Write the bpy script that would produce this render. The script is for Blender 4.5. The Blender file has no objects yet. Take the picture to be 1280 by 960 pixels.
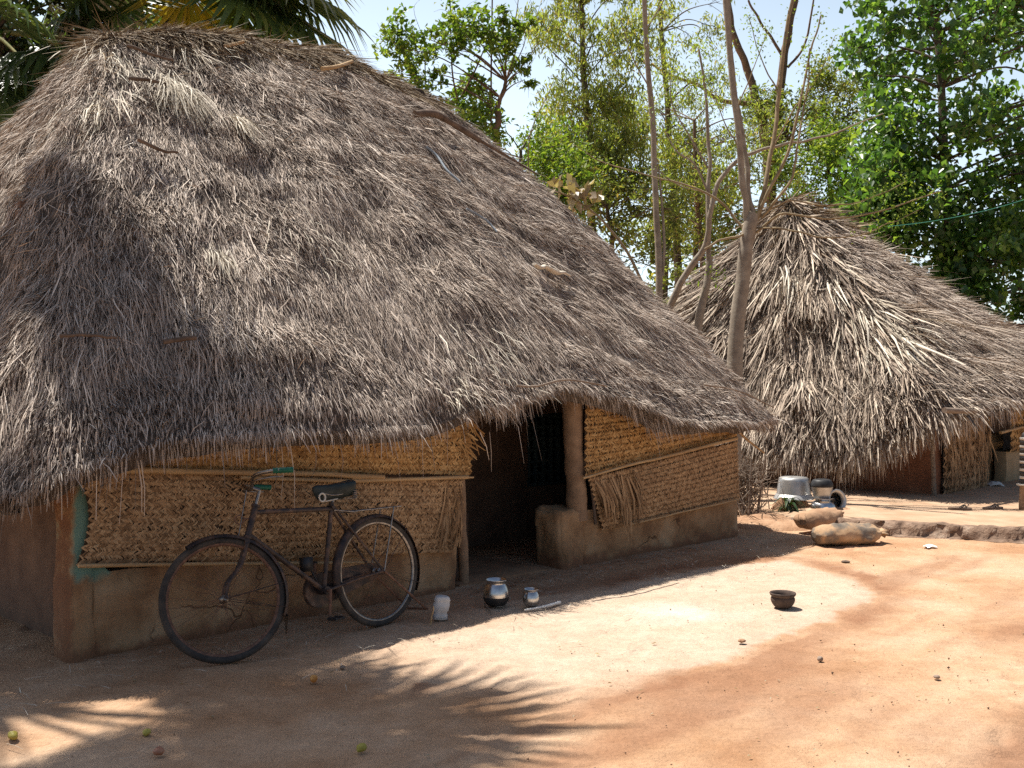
import bpy, math, random
import numpy as np
from mathutils import Vector, Matrix

rng = np.random.default_rng(7)
random.seed(7)
S = bpy.context.scene
COL = S.collection
R = math.radians

# ------------------------------------------------------------------ camera, sky, sun, exposure
cam_d = bpy.data.cameras.new('camera')
cam = bpy.data.objects.new('camera', cam_d)
COL.objects.link(cam)
cam.location = (0, 0, 1.5)
cam.rotation_euler = (R(90), 0, 0)
cam_d.sensor_width = 36
cam_d.lens = 36
cam_d.clip_end = 2000
S.camera = cam

SHIFT = Vector((0.35, -0.22, 0))            # ground shadow displacement per metre of height
sun_dir = Vector((-SHIFT.x, -SHIFT.y, 1)).normalized()
W = bpy.data.worlds.new('World')
S.world = W
W.use_nodes = True
wn, wl = W.node_tree.nodes, W.node_tree.links
sky = wn.new('ShaderNodeTexSky')
sky.sky_type = 'NISHITA'
sky.sun_disc = False
sky.sun_elevation = math.asin(sun_dir.z)
sky.sun_rotation = math.atan2(sun_dir.x, sun_dir.y)
sky.air_density = 1.0
sky.dust_density = 2.0
sky.ozone_density = 1.0
bg = wn['Background']
# pale dry-season haze low over the horizon, brightest towards the sun
tc = wn.new('ShaderNodeTexCoord')
sx_ = wn.new('ShaderNodeSeparateXYZ')
wl.new(tc.outputs['Generated'], sx_.inputs[0])
low_ = wn.new('ShaderNodeMapRange')
low_.interpolation_type = 'SMOOTHSTEP'
low_.inputs[1].default_value = 0.12
low_.inputs[2].default_value = 0.72
low_.inputs[3].default_value = 1.0
low_.inputs[4].default_value = 0.0
wl.new(sx_.outputs[2], low_.inputs[0])
dt = wn.new('ShaderNodeVectorMath')
dt.operation = 'DOT_PRODUCT'
wl.new(tc.outputs['Generated'], dt.inputs[0])
hz = Vector((sun_dir.x, sun_dir.y + 0.35, 0)).normalized()
dt.inputs[1].default_value = hz
tw = wn.new('ShaderNodeMapRange')
tw.inputs[1].default_value = -0.2
tw.inputs[2].default_value = 0.9
tw.inputs[3].default_value = 0.12
tw.inputs[4].default_value = 1.0
wl.new(dt.outputs['Value'], tw.inputs[0])
hm = wn.new('ShaderNodeMath')
hm.operation = 'MULTIPLY'
wl.new(low_.outputs[0], hm.inputs[0])
wl.new(tw.outputs[0], hm.inputs[1])
hm2 = wn.new('ShaderNodeVectorMath')
hm2.operation = 'SCALE'
hm2.inputs[0].default_value = (8.0, 9.3, 9.8)
wl.new(hm.outputs[0], hm2.inputs['Scale'])
ha = wn.new('ShaderNodeVectorMath')
ha.operation = 'ADD'
wl.new(sky.outputs[0], ha.inputs[0])
wl.new(hm2.outputs[0], ha.inputs[1])
wl.new(ha.outputs[0], bg.inputs[0])
bg.inputs[1].default_value = 0.06
sun_d = bpy.data.lights.new('sun', 'SUN')
sun_d.energy = 5.0
sun_d.angle = R(0.53)
sun_d.color = (1.0, 0.95, 0.87)
sun = bpy.data.objects.new('sun', sun_d)
COL.objects.link(sun)
sun.rotation_euler = (-sun_dir).to_track_quat('-Z', 'Y').to_euler()
sun.location = (0, 0, 30)
S.view_settings.view_transform = 'Standard'
S.view_settings.look = 'None'
S.view_settings.gamma = 1
S.view_settings.exposure = 0.70
S.cycles.max_bounces = 6
S.cycles.transparent_max_bounces = 4
S.cycles.use_denoising = False


# ------------------------------------------------------------------ small helpers
def at(px, py, Y):
    """point seen at a photo pixel (1280 x 960) at distance Y"""
    return np.array([(px - 640) / 1280 * Y, Y, 1.5 - (py - 480) / 1280 * Y])


def ground_at(px, py, z=0.0):
    Y = (1.5 - z) * 1280 / (py - 480)
    return np.array([(px - 640) / 1280 * Y, Y, z])


def _h(ix, iy, iz, seed):
    n = (ix.astype(np.int64) * 374761393 + iy.astype(np.int64) * 668265263 + iz.astype(np.int64) * 2147483647 + seed * 144665) & 0x7fffffff
    n = ((n ^ (n >> 13)) * 1274126177) & 0x7fffffff
    n = (n ^ (n >> 16))
    return (n & 0xffff) / 65535.0


def noise3(p, scale=1.0, seed=0):
    p = np.asarray(p, float) * scale
    i = np.floor(p)
    f = p - i
    f = f * f * (3 - 2 * f)
    i = i.astype(np.int64)
    out = 0
    for dx in (0, 1):
        for dy in (0, 1):
            for dz in (0, 1):
                w = (f[..., 0] if dx else 1 - f[..., 0]) * (f[..., 1] if dy else 1 - f[..., 1]) * (f[..., 2] if dz else 1 - f[..., 2])
                out = out + w * _h(i[..., 0] + dx, i[..., 1] + dy, i[..., 2] + dz, seed)
    return out * 2 - 1


def noise2(x, y, scale=1.0, seed=0):
    x, y = np.broadcast_arrays(np.asarray(x, float), np.asarray(y, float))
    return noise3(np.stack([x, y, np.full_like(x, 0.37)], -1), scale, seed)


def fbm2(x, y, scale, seed=0, octv=4):
    o, a, t = 0, 1.0, 0
    for k in range(octv):
        o = o + a * noise2(x, y, scale * 2 ** k, seed + k)
        t += a
        a *= 0.5
    return o / t


def unit(v):
    v = np.asarray(v, float)
    n = np.linalg.norm(v, axis=-1, keepdims=True)
    return v / np.maximum(n, 1e-9)


class MB:
    """collects shapes, then links them as ONE mesh object"""
    def __init__(self):
        self.v, self.f, self.n = [], [], 0

    def add(self, verts, faces, mi=0):
        verts = np.asarray(verts, float).reshape(-1, 3)
        faces = np.asarray(faces, int)
        if len(verts) == 0 or len(faces) == 0:
            return
        self.v.append(verts)
        self.f.append((faces + self.n, mi))
        self.n += len(verts)

    def grid(self, P, mi=0, close_u=False, flip=False):
        nu, nv = P.shape[:2]
        idx = np.arange(nu * nv).reshape(nu, nv)
        a = idx if close_u else idx[:-1]
        b = np.roll(idx, -1, 0) if close_u else idx[1:]
        q = np.stack([a[:, :-1], b[:, :-1], b[:, 1:], a[:, 1:]], -1).reshape(-1, 4)
        if flip:
            q = q[:, ::-1]
        self.add(P.reshape(-1, 3), q, mi)

    def tube(self, pts, rad, sides=8, closed=False, mi=0, caps=True, flat=1.0):
        pts = np.asarray(pts, float)
        n = len(pts)
        rad = np.broadcast_to(np.asarray(rad, float), (n,))
        if closed:
            t = unit(np.roll(pts, -1, 0) - np.roll(pts, 1, 0))
        else:
            t = unit(np.gradient(pts, axis=0))
        up = np.array([0, 0, 1.0]) if abs(t[0][2]) < 0.9 else np.array([1.0, 0, 0])
        nrm = unit(np.cross(t[0], up))
        ns = []
        for k in range(n):
            nrm = unit(nrm - t[k] * np.dot(nrm, t[k]))
            ns.append(nrm)
        ns = np.array(ns)
        bn = np.cross(t, ns)
        a = np.linspace(0, 2 * math.pi, sides, endpoint=False)
        P = pts[:, None] + rad[:, None, None] * (ns[:, None] * np.cos(a)[None, :, None] + flat * bn[:, None] * np.sin(a)[None, :, None])
        idx = np.arange(n * sides).reshape(n, sides)
        A = idx if closed else idx[:-1]
        B = np.roll(idx, -1, 0) if closed else idx[1:]
        q = np.stack([A, np.roll(A, -1, 1), np.roll(B, -1, 1), B], -1).reshape(-1, 4)
        self.add(P.reshape(-1, 3), q, mi)
        if caps and not closed:
            self.add(P[0], [list(range(sides))[::-1]], mi)
            self.add(P[-1], [list(range(sides))], mi)

    def lathe(self, prof, sides=32, mi=0, center=(0, 0, 0), M=None):
        prof = np.asarray(prof, float)
        a = np.linspace(0, 2 * math.pi, sides, endpoint=False)
        P = np.stack([prof[None, :, 0] * np.cos(a)[:, None], prof[None, :, 0] * np.sin(a)[:, None], np.broadcast_to(prof[None, :, 1], (sides, len(prof)))], -1)
        if M is not None:
            P = P @ np.array(M.to_3x3()).T
        P = P + np.asarray(center)
        self.grid(P, mi, close_u=True)

    def box(self, x0, x1, y0, y1, z0, z1, mi=0, bev=0.0):
        v = [(x, y, z) for x in (x0, x1) for y in (y0, y1) for z in (z0, z1)]
        f = [(0, 1, 3, 2), (4, 6, 7, 5), (0, 4, 5, 1), (2, 3, 7, 6), (0, 2, 6, 4), (1, 5, 7, 3)]
        self.add(v, f, mi)

    def lump(self, x0, x1, y0, y1, z0, z1, res=0.08, amp=0.02, seed=0, top=None, mi=0, scale=3.0):
        """subdivided box with lumpy faces"""
        def lin(a, b):
            return np.linspace(a, b, max(2, int(abs(b - a) / res) + 1))
        def disp(P):
            P = P.copy()
            if top is not None:
                h = top(P[..., 0], P[..., 1])
                P[..., 2] = z0 + (P[..., 2] - z0) / (z1 - z0) * (h - z0)
            d = np.stack([noise3(P, scale, seed + k) + 0.4 * noise3(P, scale * 4, seed + k + 9) for k in range(3)], -1) * amp
            c = np.array([(x0 + x1) / 2, (y0 + y1) / 2, (z0 + z1) / 2])
            e = np.array([x1 - x0, y1 - y0, z1 - z0]) / 2
            q = np.abs(P - c) / e
            k = np.sort(q, -1)[..., 1]                    # near an edge: pull in, so edges are round
            P = P - (P - c) / e * np.clip((k - 0.9) / 0.1, 0, 1)[..., None] ** 2 * min(0.02, e.min() * 0.4)
            return P + d
        X, Y, Z = lin(x0, x1), lin(y0, y1), lin(z0, z1)
        for x, fl in ((x0, True), (x1, False)):
            a, b = np.meshgrid(Y, Z, indexing='ij')
            self.grid(disp(np.stack([np.full_like(a, x), a, b], -1)), mi, flip=fl)
        for y, fl in ((y0, False), (y1, True)):
            a, b = np.meshgrid(X, Z, indexing='ij')
            self.grid(disp(np.stack([a, np.full_like(a, y), b], -1)), mi, flip=fl)
        for z, fl in ((z0, True), (z1, False)):
            a, b = np.meshgrid(X, Y, indexing='ij')
            self.grid(disp(np.stack([a, b, np.full_like(a, z)], -1)), mi, flip=fl)

    def ribbons(self, p0, p1, p2, side, w0, w1, w2, mi=0):
        """many three-section ribbons at once"""
        n = len(p0)
        V = np.stack([p0 - side * w0[:, None], p0 + side * w0[:, None], p1 - side * w1[:, None], p1 + side * w1[:, None], p2 - side * w2[:, None], p2 + side * w2[:, None]], 1)
        b = (np.arange(n) * 6)[:, None]
        q = np.concatenate([b + np.array([0, 1, 3, 2]), b + np.array([2, 3, 5, 4])], 0)
        self.add(V.reshape(-1, 3), q, mi)

    def leaves(self, C, axis, nrm, ln, wd, fold=0.15, mi=0):
        n = len(C)
        axis = unit(axis)
        side = unit(np.cross(axis, nrm))
        nrm = np.cross(side, axis)
        ln, wd = np.asarray(ln)[:, None], np.asarray(wd)[:, None]
        b0 = C - axis * ln * 0.5
        tip = C + axis * ln * 0.5 - nrm * ln * 0.12
        mid = C - axis * ln * 0.12
        Lf = mid + side * wd * 0.5 + nrm * wd * fold
        Rt = mid - side * wd * 0.5 + nrm * wd * fold
        V = np.stack([b0, Rt, tip, Lf], 1)
        b = (np.arange(n) * 4)[:, None]
        f = np.concatenate([b + np.array([0, 1, 2]), b + np.array([0, 2, 3])], 0)
        self.add(V.reshape(-1, 3), f, mi)

    def build(self, name, mats, parent=None, smooth=False):
        me = bpy.data.meshes.new(name)
        V = np.concatenate(self.v)
        tot, st, vi, mi = [], [], [], []
        off = 0
        for f, m in self.f:
            k = f.shape[1]
            tot.append(np.full(len(f), k))
            st.append(off + np.arange(len(f)) * k)
            vi.append(f.reshape(-1))
            mi.append(np.full(len(f), m))
            off += f.size
        tot, st, vi, mi = map(np.concatenate, (tot, st, vi, mi))
        me.vertices.add(len(V))
        me.vertices.foreach_set('co', V.astype(np.float32).reshape(-1))
        me.loops.add(len(vi))
        me.loops.foreach_set('vertex_index', vi.astype(np.int32))
        me.polygons.add(len(tot))
        me.polygons.foreach_set('loop_start', st.astype(np.int32))
        me.polygons.foreach_set('loop_total', tot.astype(np.int32))
        for m in (mats if isinstance(mats, (list, tuple)) else [mats]):
            me.materials.append(m)
        me.polygons.foreach_set('material_index', mi.astype(np.int32))
        if smooth:
            me.polygons.foreach_set('use_smooth', np.ones(len(tot), bool))
        me.update(calc_edges=True)
        me.validate()
        o = bpy.data.objects.new(name, me)
        COL.objects.link(o)
        if parent is not None:
            o.parent = parent
        return o


def tag(o, label=None, cat=None, group=None, kind=None):
    if label:
        o['label'] = label
    if cat:
        o['category'] = cat
    if group:
        o['group'] = group
    if kind:
        o['kind'] = kind
    return o


def thing(name, label, cat, loc=(0, 0, 0), rot=(0, 0, 0), group=None):
    o = bpy.data.objects.new(name, None)
    o.empty_display_size = 0.2
    COL.objects.link(o)
    o.location = loc
    o.rotation_euler = rot
    return tag(o, label, cat, group)


def spline(pts, n=8):
    """Catmull-Rom through control points"""
    p = np.asarray(pts, float)
    p = np.vstack([2 * p[0] - p[1], p, 2 * p[-1] - p[-2]])
    out = []
    for i in range(1, len(p) - 2):
        t = np.linspace(0, 1, n, endpoint=False)[:, None]
        a, b, c, d = p[i - 1], p[i], p[i + 1], p[i + 2]
        out.append(0.5 * ((2 * b) + (-a + c) * t + (2 * a - 5 * b + 4 * c - d) * t ** 2 + (-a + 3 * b - 3 * c + d) * t ** 3))
    out.append(p[-2][None])
    return np.concatenate(out)


# ------------------------------------------------------------------ materials
def new_mat(name):
    m = bpy.data.materials.new(name)
    m.use_nodes = True
    nt = m.node_tree
    return m, nt.nodes, nt.links, nt.nodes['Principled BSDF']


def ramp(n, stops):
    r = n.new('ShaderNodeValToRGB')
    el = r.color_ramp.elements
    while len(el) < len(stops):
        el.new(0.5)
    for e, (p, c) in zip(el, stops):
        e.position = p
        e.color = (*c, 1)
    return r


def mix(n, l, fac, a, b, mode='MIX'):
    x = n.new('ShaderNodeMix')
    x.data_type = 'RGBA'
    x.blend_type = mode
    for sock, val in ((x.inputs[0], fac), (x.inputs[6], a), (x.inputs[7], b)):
        if hasattr(val, 'is_linked') or hasattr(val, 'links'):
            l.new(val, sock)
        elif isinstance(val, (tuple, list)):
            sock.default_value = (*val, 1)
        else:
            sock.default_value = val
    return x.outputs[2]


def tex(n, l, scale, detail=6, rough=0.6, vec=None, kind='Object', stretch=None):
    t = n.new('ShaderNodeTexNoise')
    t.inputs['Scale'].default_value = scale
    t.inputs['Detail'].default_value = detail
    t.inputs['Roughness'].default_value = rough
    if vec is None:
        c = n.new('ShaderNodeTexCoord')
        vec = c.outputs[kind]
    if stretch:
        mp = n.new('ShaderNodeMapping')
        mp.inputs['Scale'].default_value = stretch
        l.new(vec, mp.inputs[0])
        vec = mp.outputs[0]
    l.new(vec, t.inputs['Vector'])
    return t.outputs['Fac']


def bump(n, l, p, h, strength, dist):
    b = n.new('ShaderNodeBump')
    b.inputs['Strength'].default_value = strength
    b.inputs['Distance'].default_value = dist
    l.new(h, b.inputs['Height'])
    l.new(b.outputs[0], p.inputs['Normal'])


def surf(name, stops, scale=8, rough=0.9, metal=0.0, bumps=0.3, dist=0.01, detail=8, spec=0.3, stretch=None, bscale=None):
    m, n, l, p = new_mat(name)
    t = tex(n, l, scale, detail, stretch=stretch)
    r = ramp(n, stops)
    l.new(t, r.inputs[0])
    l.new(r.outputs[0], p.inputs['Base Color'])
    p.inputs['Roughness'].default_value = rough
    p.inputs['Metallic'].default_value = metal
    p.inputs['Specular IOR Level'].default_value = spec
    if bumps:
        bump(n, l, p, tex(n, l, bscale or scale * 3, 6, stretch=stretch), bumps, dist)
    return m


def strand_mat(name, stops, patch=0.35, rough=0.75, spec=0.25, pscale=1.3, dark=(0.45, 0.42, 0.42)):
    """each blade its own tone; weathered patches a few decimetres wide"""
    m, n, l, p = new_mat(name)
    g = n.new('ShaderNodeNewGeometry')
    r = ramp(n, stops)
    l.new(g.outputs['Random Per Island'], r.inputs[0])
    t = tex(n, l, pscale, 5)
    rr = ramp(n, [(0.38, (0, 0, 0)), (0.68, (1, 1, 1))])
    l.new(t, rr.inputs[0])
    f = n.new('ShaderNodeMath')
    f.operation = 'MULTIPLY'
    f.inputs[1].default_value = patch
    l.new(rr.outputs[0], f.inputs[0])
    c = mix(n, l, f.outputs[0], r.outputs[0], dark, 'MULTIPLY')
    l.new(c, p.inputs['Base Color'])
    p.inputs['Roughness'].default_value = rough
    p.inputs['Specular IOR Level'].default_value = spec
    return m


def leaf_mat(name, stops, trans=0.35, rough=0.45, spec=0.4, tint=(1.5, 1.5, 0.5)):
    m, n, l, p = new_mat(name)
    g = n.new('ShaderNodeNewGeometry')
    r = ramp(n, stops)
    l.new(g.outputs['Random Per Island'], r.inputs[0])
    l.new(r.outputs[0], p.inputs['Base Color'])
    p.inputs['Roughness'].default_value = rough
    p.inputs['Specular IOR Level'].default_value = spec
    tr = n.new('ShaderNodeBsdfTranslucent')
    c = mix(n, l, 1.0, r.outputs[0], tint, 'MULTIPLY')
    l.new(c, tr.inputs[0])
    ms = n.new('ShaderNodeMixShader')
    ms.inputs[0].default_value = trans
    l.new(p.outputs[0], ms.inputs[1])
    l.new(tr.outputs[0], ms.inputs[2])
    l.new(ms.outputs[0], n['Material Output'].inputs[0])
    return m


M = {}
M['thatch'] = strand_mat('grey_thatch', [(0, (0.085, 0.066, 0.053)), (0.24, (0.27, 0.215, 0.175)), (0.55, (0.55, 0.455, 0.375)), (0.85, (0.72, 0.61, 0.51)), (1, (0.84, 0.75, 0.65))], patch=0.5, pscale=1.8, dark=(0.48, 0.43, 0.40))
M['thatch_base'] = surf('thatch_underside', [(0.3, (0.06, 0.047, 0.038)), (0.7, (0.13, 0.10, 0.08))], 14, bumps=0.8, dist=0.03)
M['thatch_pale'] = strand_mat('bleached_thatch', [(0, (0.40, 0.34, 0.26)), (1, (0.80, 0.73, 0.60))], patch=0.1)
M['thatch_brown'] = strand_mat('brown_ridge_straw', [(0, (0.12, 0.085, 0.05)), (0.6, (0.28, 0.20, 0.12)), (1, (0.45, 0.36, 0.24))], patch=0.2)
M['palm_thatch'] = strand_mat('palm_leaf_thatch', [(0, (0.10, 0.078, 0.060)), (0.3, (0.29, 0.225, 0.175)), (0.7, (0.50, 0.405, 0.315)), (1, (0.74, 0.63, 0.50))], patch=0.5)
M['mat_tan'] = strand_mat('plaited_leaf', [(0, (0.20, 0.115, 0.056)), (0.5, (0.41, 0.250, 0.128)), (1, (0.55, 0.37, 0.205))], patch=0.5, pscale=2.5)
M['mat_gold'] = strand_mat('bounce_lit_leaf', [(0, (0.27, 0.14, 0.048)), (0.5, (0.47, 0.265, 0.098)), (1, (0.60, 0.39, 0.175))], patch=0.4, pscale=2.5)  # warm bounce light is put into this orange leaf tone
M['mat_back'] = surf('mat_gap_shade', [(0.3, (0.05, 0.032, 0.02)), (0.7, (0.10, 0.065, 0.04))], 30, bumps=0.3)  # dark sheet stands in for the shade behind the weave's holes
M['bamboo'] = surf('bamboo', [(0.3, (0.33, 0.20, 0.095)), (0.7, (0.52, 0.36, 0.19))], 9, rough=0.6, bumps=0.15, stretch=(0.3, 4, 4))
M['wood_grey'] = surf('weathered_wood', [(0.3, (0.14, 0.10, 0.075)), (0.7, (0.33, 0.26, 0.20))], 12, bumps=0.4, stretch=(0.4, 3, 3))
M['wood_brown'] = surf('brown_wood', [(0.3, (0.075, 0.052, 0.038)), (0.7, (0.19, 0.135, 0.10))], 12, bumps=0.4)
M['post'] = surf('mud_smeared_post', [(0.3, (0.20, 0.125, 0.078)), (0.7, (0.36, 0.235, 0.148))], 10, bumps=0.4)
M['mud_red'] = surf('red_mud', [(0.25, (0.17, 0.075, 0.045)), (0.55, (0.26, 0.12, 0.07)), (0.8, (0.34, 0.19, 0.12))], 5, bumps=0.5, dist=0.012, bscale=22)
M['mud_dark'] = surf('shade_dark_mud', [(0.3, (0.10, 0.060, 0.043)), (0.7, (0.20, 0.125, 0.085))], 5, bumps=0.5)  # mud darkened in colour to carry the shade of inner and recessed walls
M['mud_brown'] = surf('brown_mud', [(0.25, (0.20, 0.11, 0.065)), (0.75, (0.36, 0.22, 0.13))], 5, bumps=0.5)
M['mud_ochre'] = surf('ochre_mud', [(0.3, (0.33, 0.24, 0.14)), (0.7, (0.45, 0.34, 0.21))], 6, bumps=0.4)
M['bark_pale'] = surf('pale_bark', [(0.3, (0.20, 0.16, 0.125)), (0.6, (0.32, 0.27, 0.21)), (0.8, (0.42, 0.37, 0.30))], 9, bumps=0.4, dist=0.01)
M['bark_red'] = surf('reddish_bark', [(0.3, (0.12, 0.075, 0.05)), (0.7, (0.25, 0.16, 0.11))], 9, bumps=0.4)
M['bark_dark'] = surf('dark_bark', [(0.3, (0.06, 0.045, 0.035)), (0.7, (0.16, 0.12, 0.09))], 9, bumps=0.5)
M['stem_brown'] = surf('thin_branch', [(0.3, (0.20, 0.145, 0.085)), (0.7, (0.36, 0.28, 0.17))], 12, bumps=0.2)
M['leaf_pipal'] = leaf_mat('broad_leaf', [(0, (0.035, 0.085, 0.028)), (0.5, (0.080, 0.165, 0.050)), (0.85, (0.15, 0.26, 0.07)), (1, (0.26, 0.36, 0.09))], trans=0.52, rough=0.30, spec=0.6)
M['leaf_light'] = leaf_mat('young_leaf', [(0, (0.06, 0.12, 0.025)), (0.6, (0.13, 0.21, 0.045)), (1, (0.30, 0.36, 0.08))], trans=0.5)
M['leaf_feather'] = leaf_mat('feather_leaf', [(0, (0.11, 0.14, 0.05)), (0.5, (0.22, 0.27, 0.09)), (0.85, (0.32, 0.37, 0.12)), (1, (0.38, 0.28, 0.15))], trans=0.55)
M['leaf_olive'] = leaf_mat('olive_leaf', [(0, (0.07, 0.10, 0.04)), (0.5, (0.15, 0.19, 0.07)), (0.9, (0.25, 0.29, 0.10)), (1, (0.30, 0.21, 0.10))], trans=0.55)
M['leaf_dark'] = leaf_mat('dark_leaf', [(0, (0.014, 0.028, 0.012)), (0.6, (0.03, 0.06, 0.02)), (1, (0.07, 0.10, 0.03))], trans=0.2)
M['leaf_moringa'] = leaf_mat('small_round_leaf', [(0, (0.11, 0.19, 0.04)), (1, (0.26, 0.34, 0.07))], trans=0.45)
M['palm_leaf'] = leaf_mat('fan_leaf', [(0, (0.034, 0.065, 0.026)), (0.6, (0.075, 0.125, 0.045)), (1, (0.13, 0.17, 0.065))], trans=0.35, rough=0.35, spec=0.5)
M['palm_yellow'] = leaf_mat('yellowing_fan_leaf', [(0, (0.34, 0.27, 0.05)), (0.6, (0.50, 0.40, 0.07)), (1, (0.22, 0.26, 0.06))], trans=0.5)
M['palm_grey'] = leaf_mat('pale_fan_leaf', [(0, (0.10, 0.13, 0.06)), (1, (0.28, 0.31, 0.18))], trans=0.3, rough=0.3, spec=0.6)
M['petiole'] = surf('leaf_stalk', [(0.3, (0.12, 0.13, 0.04)), (0.7, (0.25, 0.22, 0.09))], 10, bumps=0.1)
M['dry_leaf'] = leaf_mat('dry_leaf', [(0, (0.20, 0.13, 0.07)), (1, (0.50, 0.44, 0.32))], trans=0.2)
M['tyre'] = surf('dusty_rubber', [(0.35, (0.035, 0.032, 0.03)), (0.75, (0.10, 0.082, 0.068))], 12, rough=0.85, bumps=0.3, dist=0.003, bscale=160)
M['steel'] = surf('dull_chrome', [(0.3, (0.16, 0.14, 0.125)), (0.62, (0.36, 0.33, 0.30)), (0.75, (0.20, 0.12, 0.075))], 30, rough=0.42, metal=1.0, bumps=0.1, dist=0.002)
M['frame_paint'] = surf('worn_dark_enamel', [(0.32, (0.022, 0.018, 0.020)), (0.48, (0.050, 0.036, 0.032)), (0.58, (0.10, 0.058, 0.04)), (0.7, (0.17, 0.115, 0.085))], 16, rough=0.5, bumps=0.15, dist=0.002)
M['rust'] = surf('rusty_steel', [(0.3, (0.10, 0.055, 0.04)), (0.7, (0.24, 0.13, 0.085))], 40, rough=0.75, bumps=0.3, dist=0.002)
M['saddle'] = surf('black_green_saddle', [(0.3, (0.010, 0.016, 0.017)), (0.7, (0.03, 0.042, 0.042))], 25, rough=0.5, bumps=0.2, dist=0.003)
M['grip'] = surf('green_grip', [(0.3, (0.008, 0.075, 0.048)), (0.7, (0.02, 0.15, 0.09))], 30, rough=0.45, bumps=0.1)
M['aluminium'] = surf('dull_aluminium', [(0.3, (0.36, 0.35, 0.335)), (0.7, (0.55, 0.54, 0.52))], 14, rough=0.45, metal=0.75, bumps=0.15, dist=0.004)
M['stainless'] = surf('bright_steel', [(0.3, (0.42, 0.41, 0.40)), (0.7, (0.72, 0.71, 0.70))], 14, rough=0.27, metal=1.0, bumps=0.04, dist=0.004)
M['soot'] = surf('sooty_metal', [(0.3, (0.012, 0.012, 0.013)), (0.7, (0.04, 0.04, 0.042))], 18, rough=0.5, bumps=0.2, dist=0.003)
M['clay'] = surf('dark_clay', [(0.3, (0.045, 0.032, 0.027)), (0.7, (0.115, 0.078, 0.06))], 22, rough=0.85, bumps=0.3, dist=0.004)
M['sack'] = surf('dusty_sack', [(0.3, (0.27, 0.15, 0.085)), (0.7, (0.46, 0.29, 0.175))], 5, rough=0.9, bumps=0.5, dist=0.012, bscale=16)
M['sack_grey'] = surf('stained_sack', [(0.40, (0.13, 0.11, 0.09)), (0.48, (0.22, 0.17, 0.125)), (0.54, (0.42, 0.27, 0.155)), (0.7, (0.52, 0.37, 0.235))], 3.6, rough=0.9, bumps=0.5, dist=0.012, bscale=16)
M['plastic_grey'] = surf('chalky_plastic', [(0.3, (0.42, 0.42, 0.43)), (0.7, (0.62, 0.62, 0.62))], 16, rough=0.6, bumps=0.3)
M['white_scrap'] = surf('white_scrap', [(0.3, (0.6, 0.58, 0.55)), (0.7, (0.8, 0.79, 0.76))], 20, rough=0.7, bumps=0.4)
M['stone'] = surf('stone', [(0.3, (0.20, 0.14, 0.105)), (0.7, (0.36, 0.28, 0.22))], 14, bumps=0.6)
M['soil_lump'] = surf('soil_mound', [(0.3, (0.30, 0.165, 0.09)), (0.7, (0.46, 0.29, 0.18))], 9, bumps=0.7, dist=0.02)
M['fruit_yellow'] = surf('yellow_fruit', [(0.3, (0.30, 0.26, 0.04)), (0.7, (0.48, 0.40, 0.09))], 16, rough=0.5, bumps=0.2)
M['fruit_orange'] = surf('orange_fruit', [(0.3, (0.55, 0.17, 0.03)), (0.55, (0.62, 0.30, 0.08)), (0.7, (0.6, 0.5, 0.3))], 12, rough=0.5, bumps=0.2)
M['fruit_red'] = surf('red_fruit', [(0.3, (0.30, 0.11, 0.07)), (0.7, (0.45, 0.22, 0.13))], 16, rough=0.5, bumps=0.2)
M['cord'] = surf('blue_grey_cord', [(0.3, (0.14, 0.17, 0.20)), (0.7, (0.28, 0.32, 0.36))], 20, rough=0.7, bumps=0.1)
M['green_wire'] = surf('green_string', [(0.3, (0.05, 0.28, 0.20)), (0.7, (0.10, 0.36, 0.27))], 20, rough=0.5, bumps=0)
M['sandal'] = surf('dusty_sandal', [(0.3, (0.10, 0.07, 0.055)), (0.7, (0.22, 0.16, 0.12))], 20, rough=0.8, bumps=0.2)
M['post_dark'] = surf('dark_ring', [(0.3, (0.02, 0.018, 0.018)), (0.7, (0.05, 0.045, 0.04))], 20, rough=0.6, bumps=0.2)
M['post_light'] = surf('light_ring', [(0.3, (0.42, 0.36, 0.30)), (0.7, (0.58, 0.52, 0.45))], 20, rough=0.7, bumps=0.2)


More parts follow.
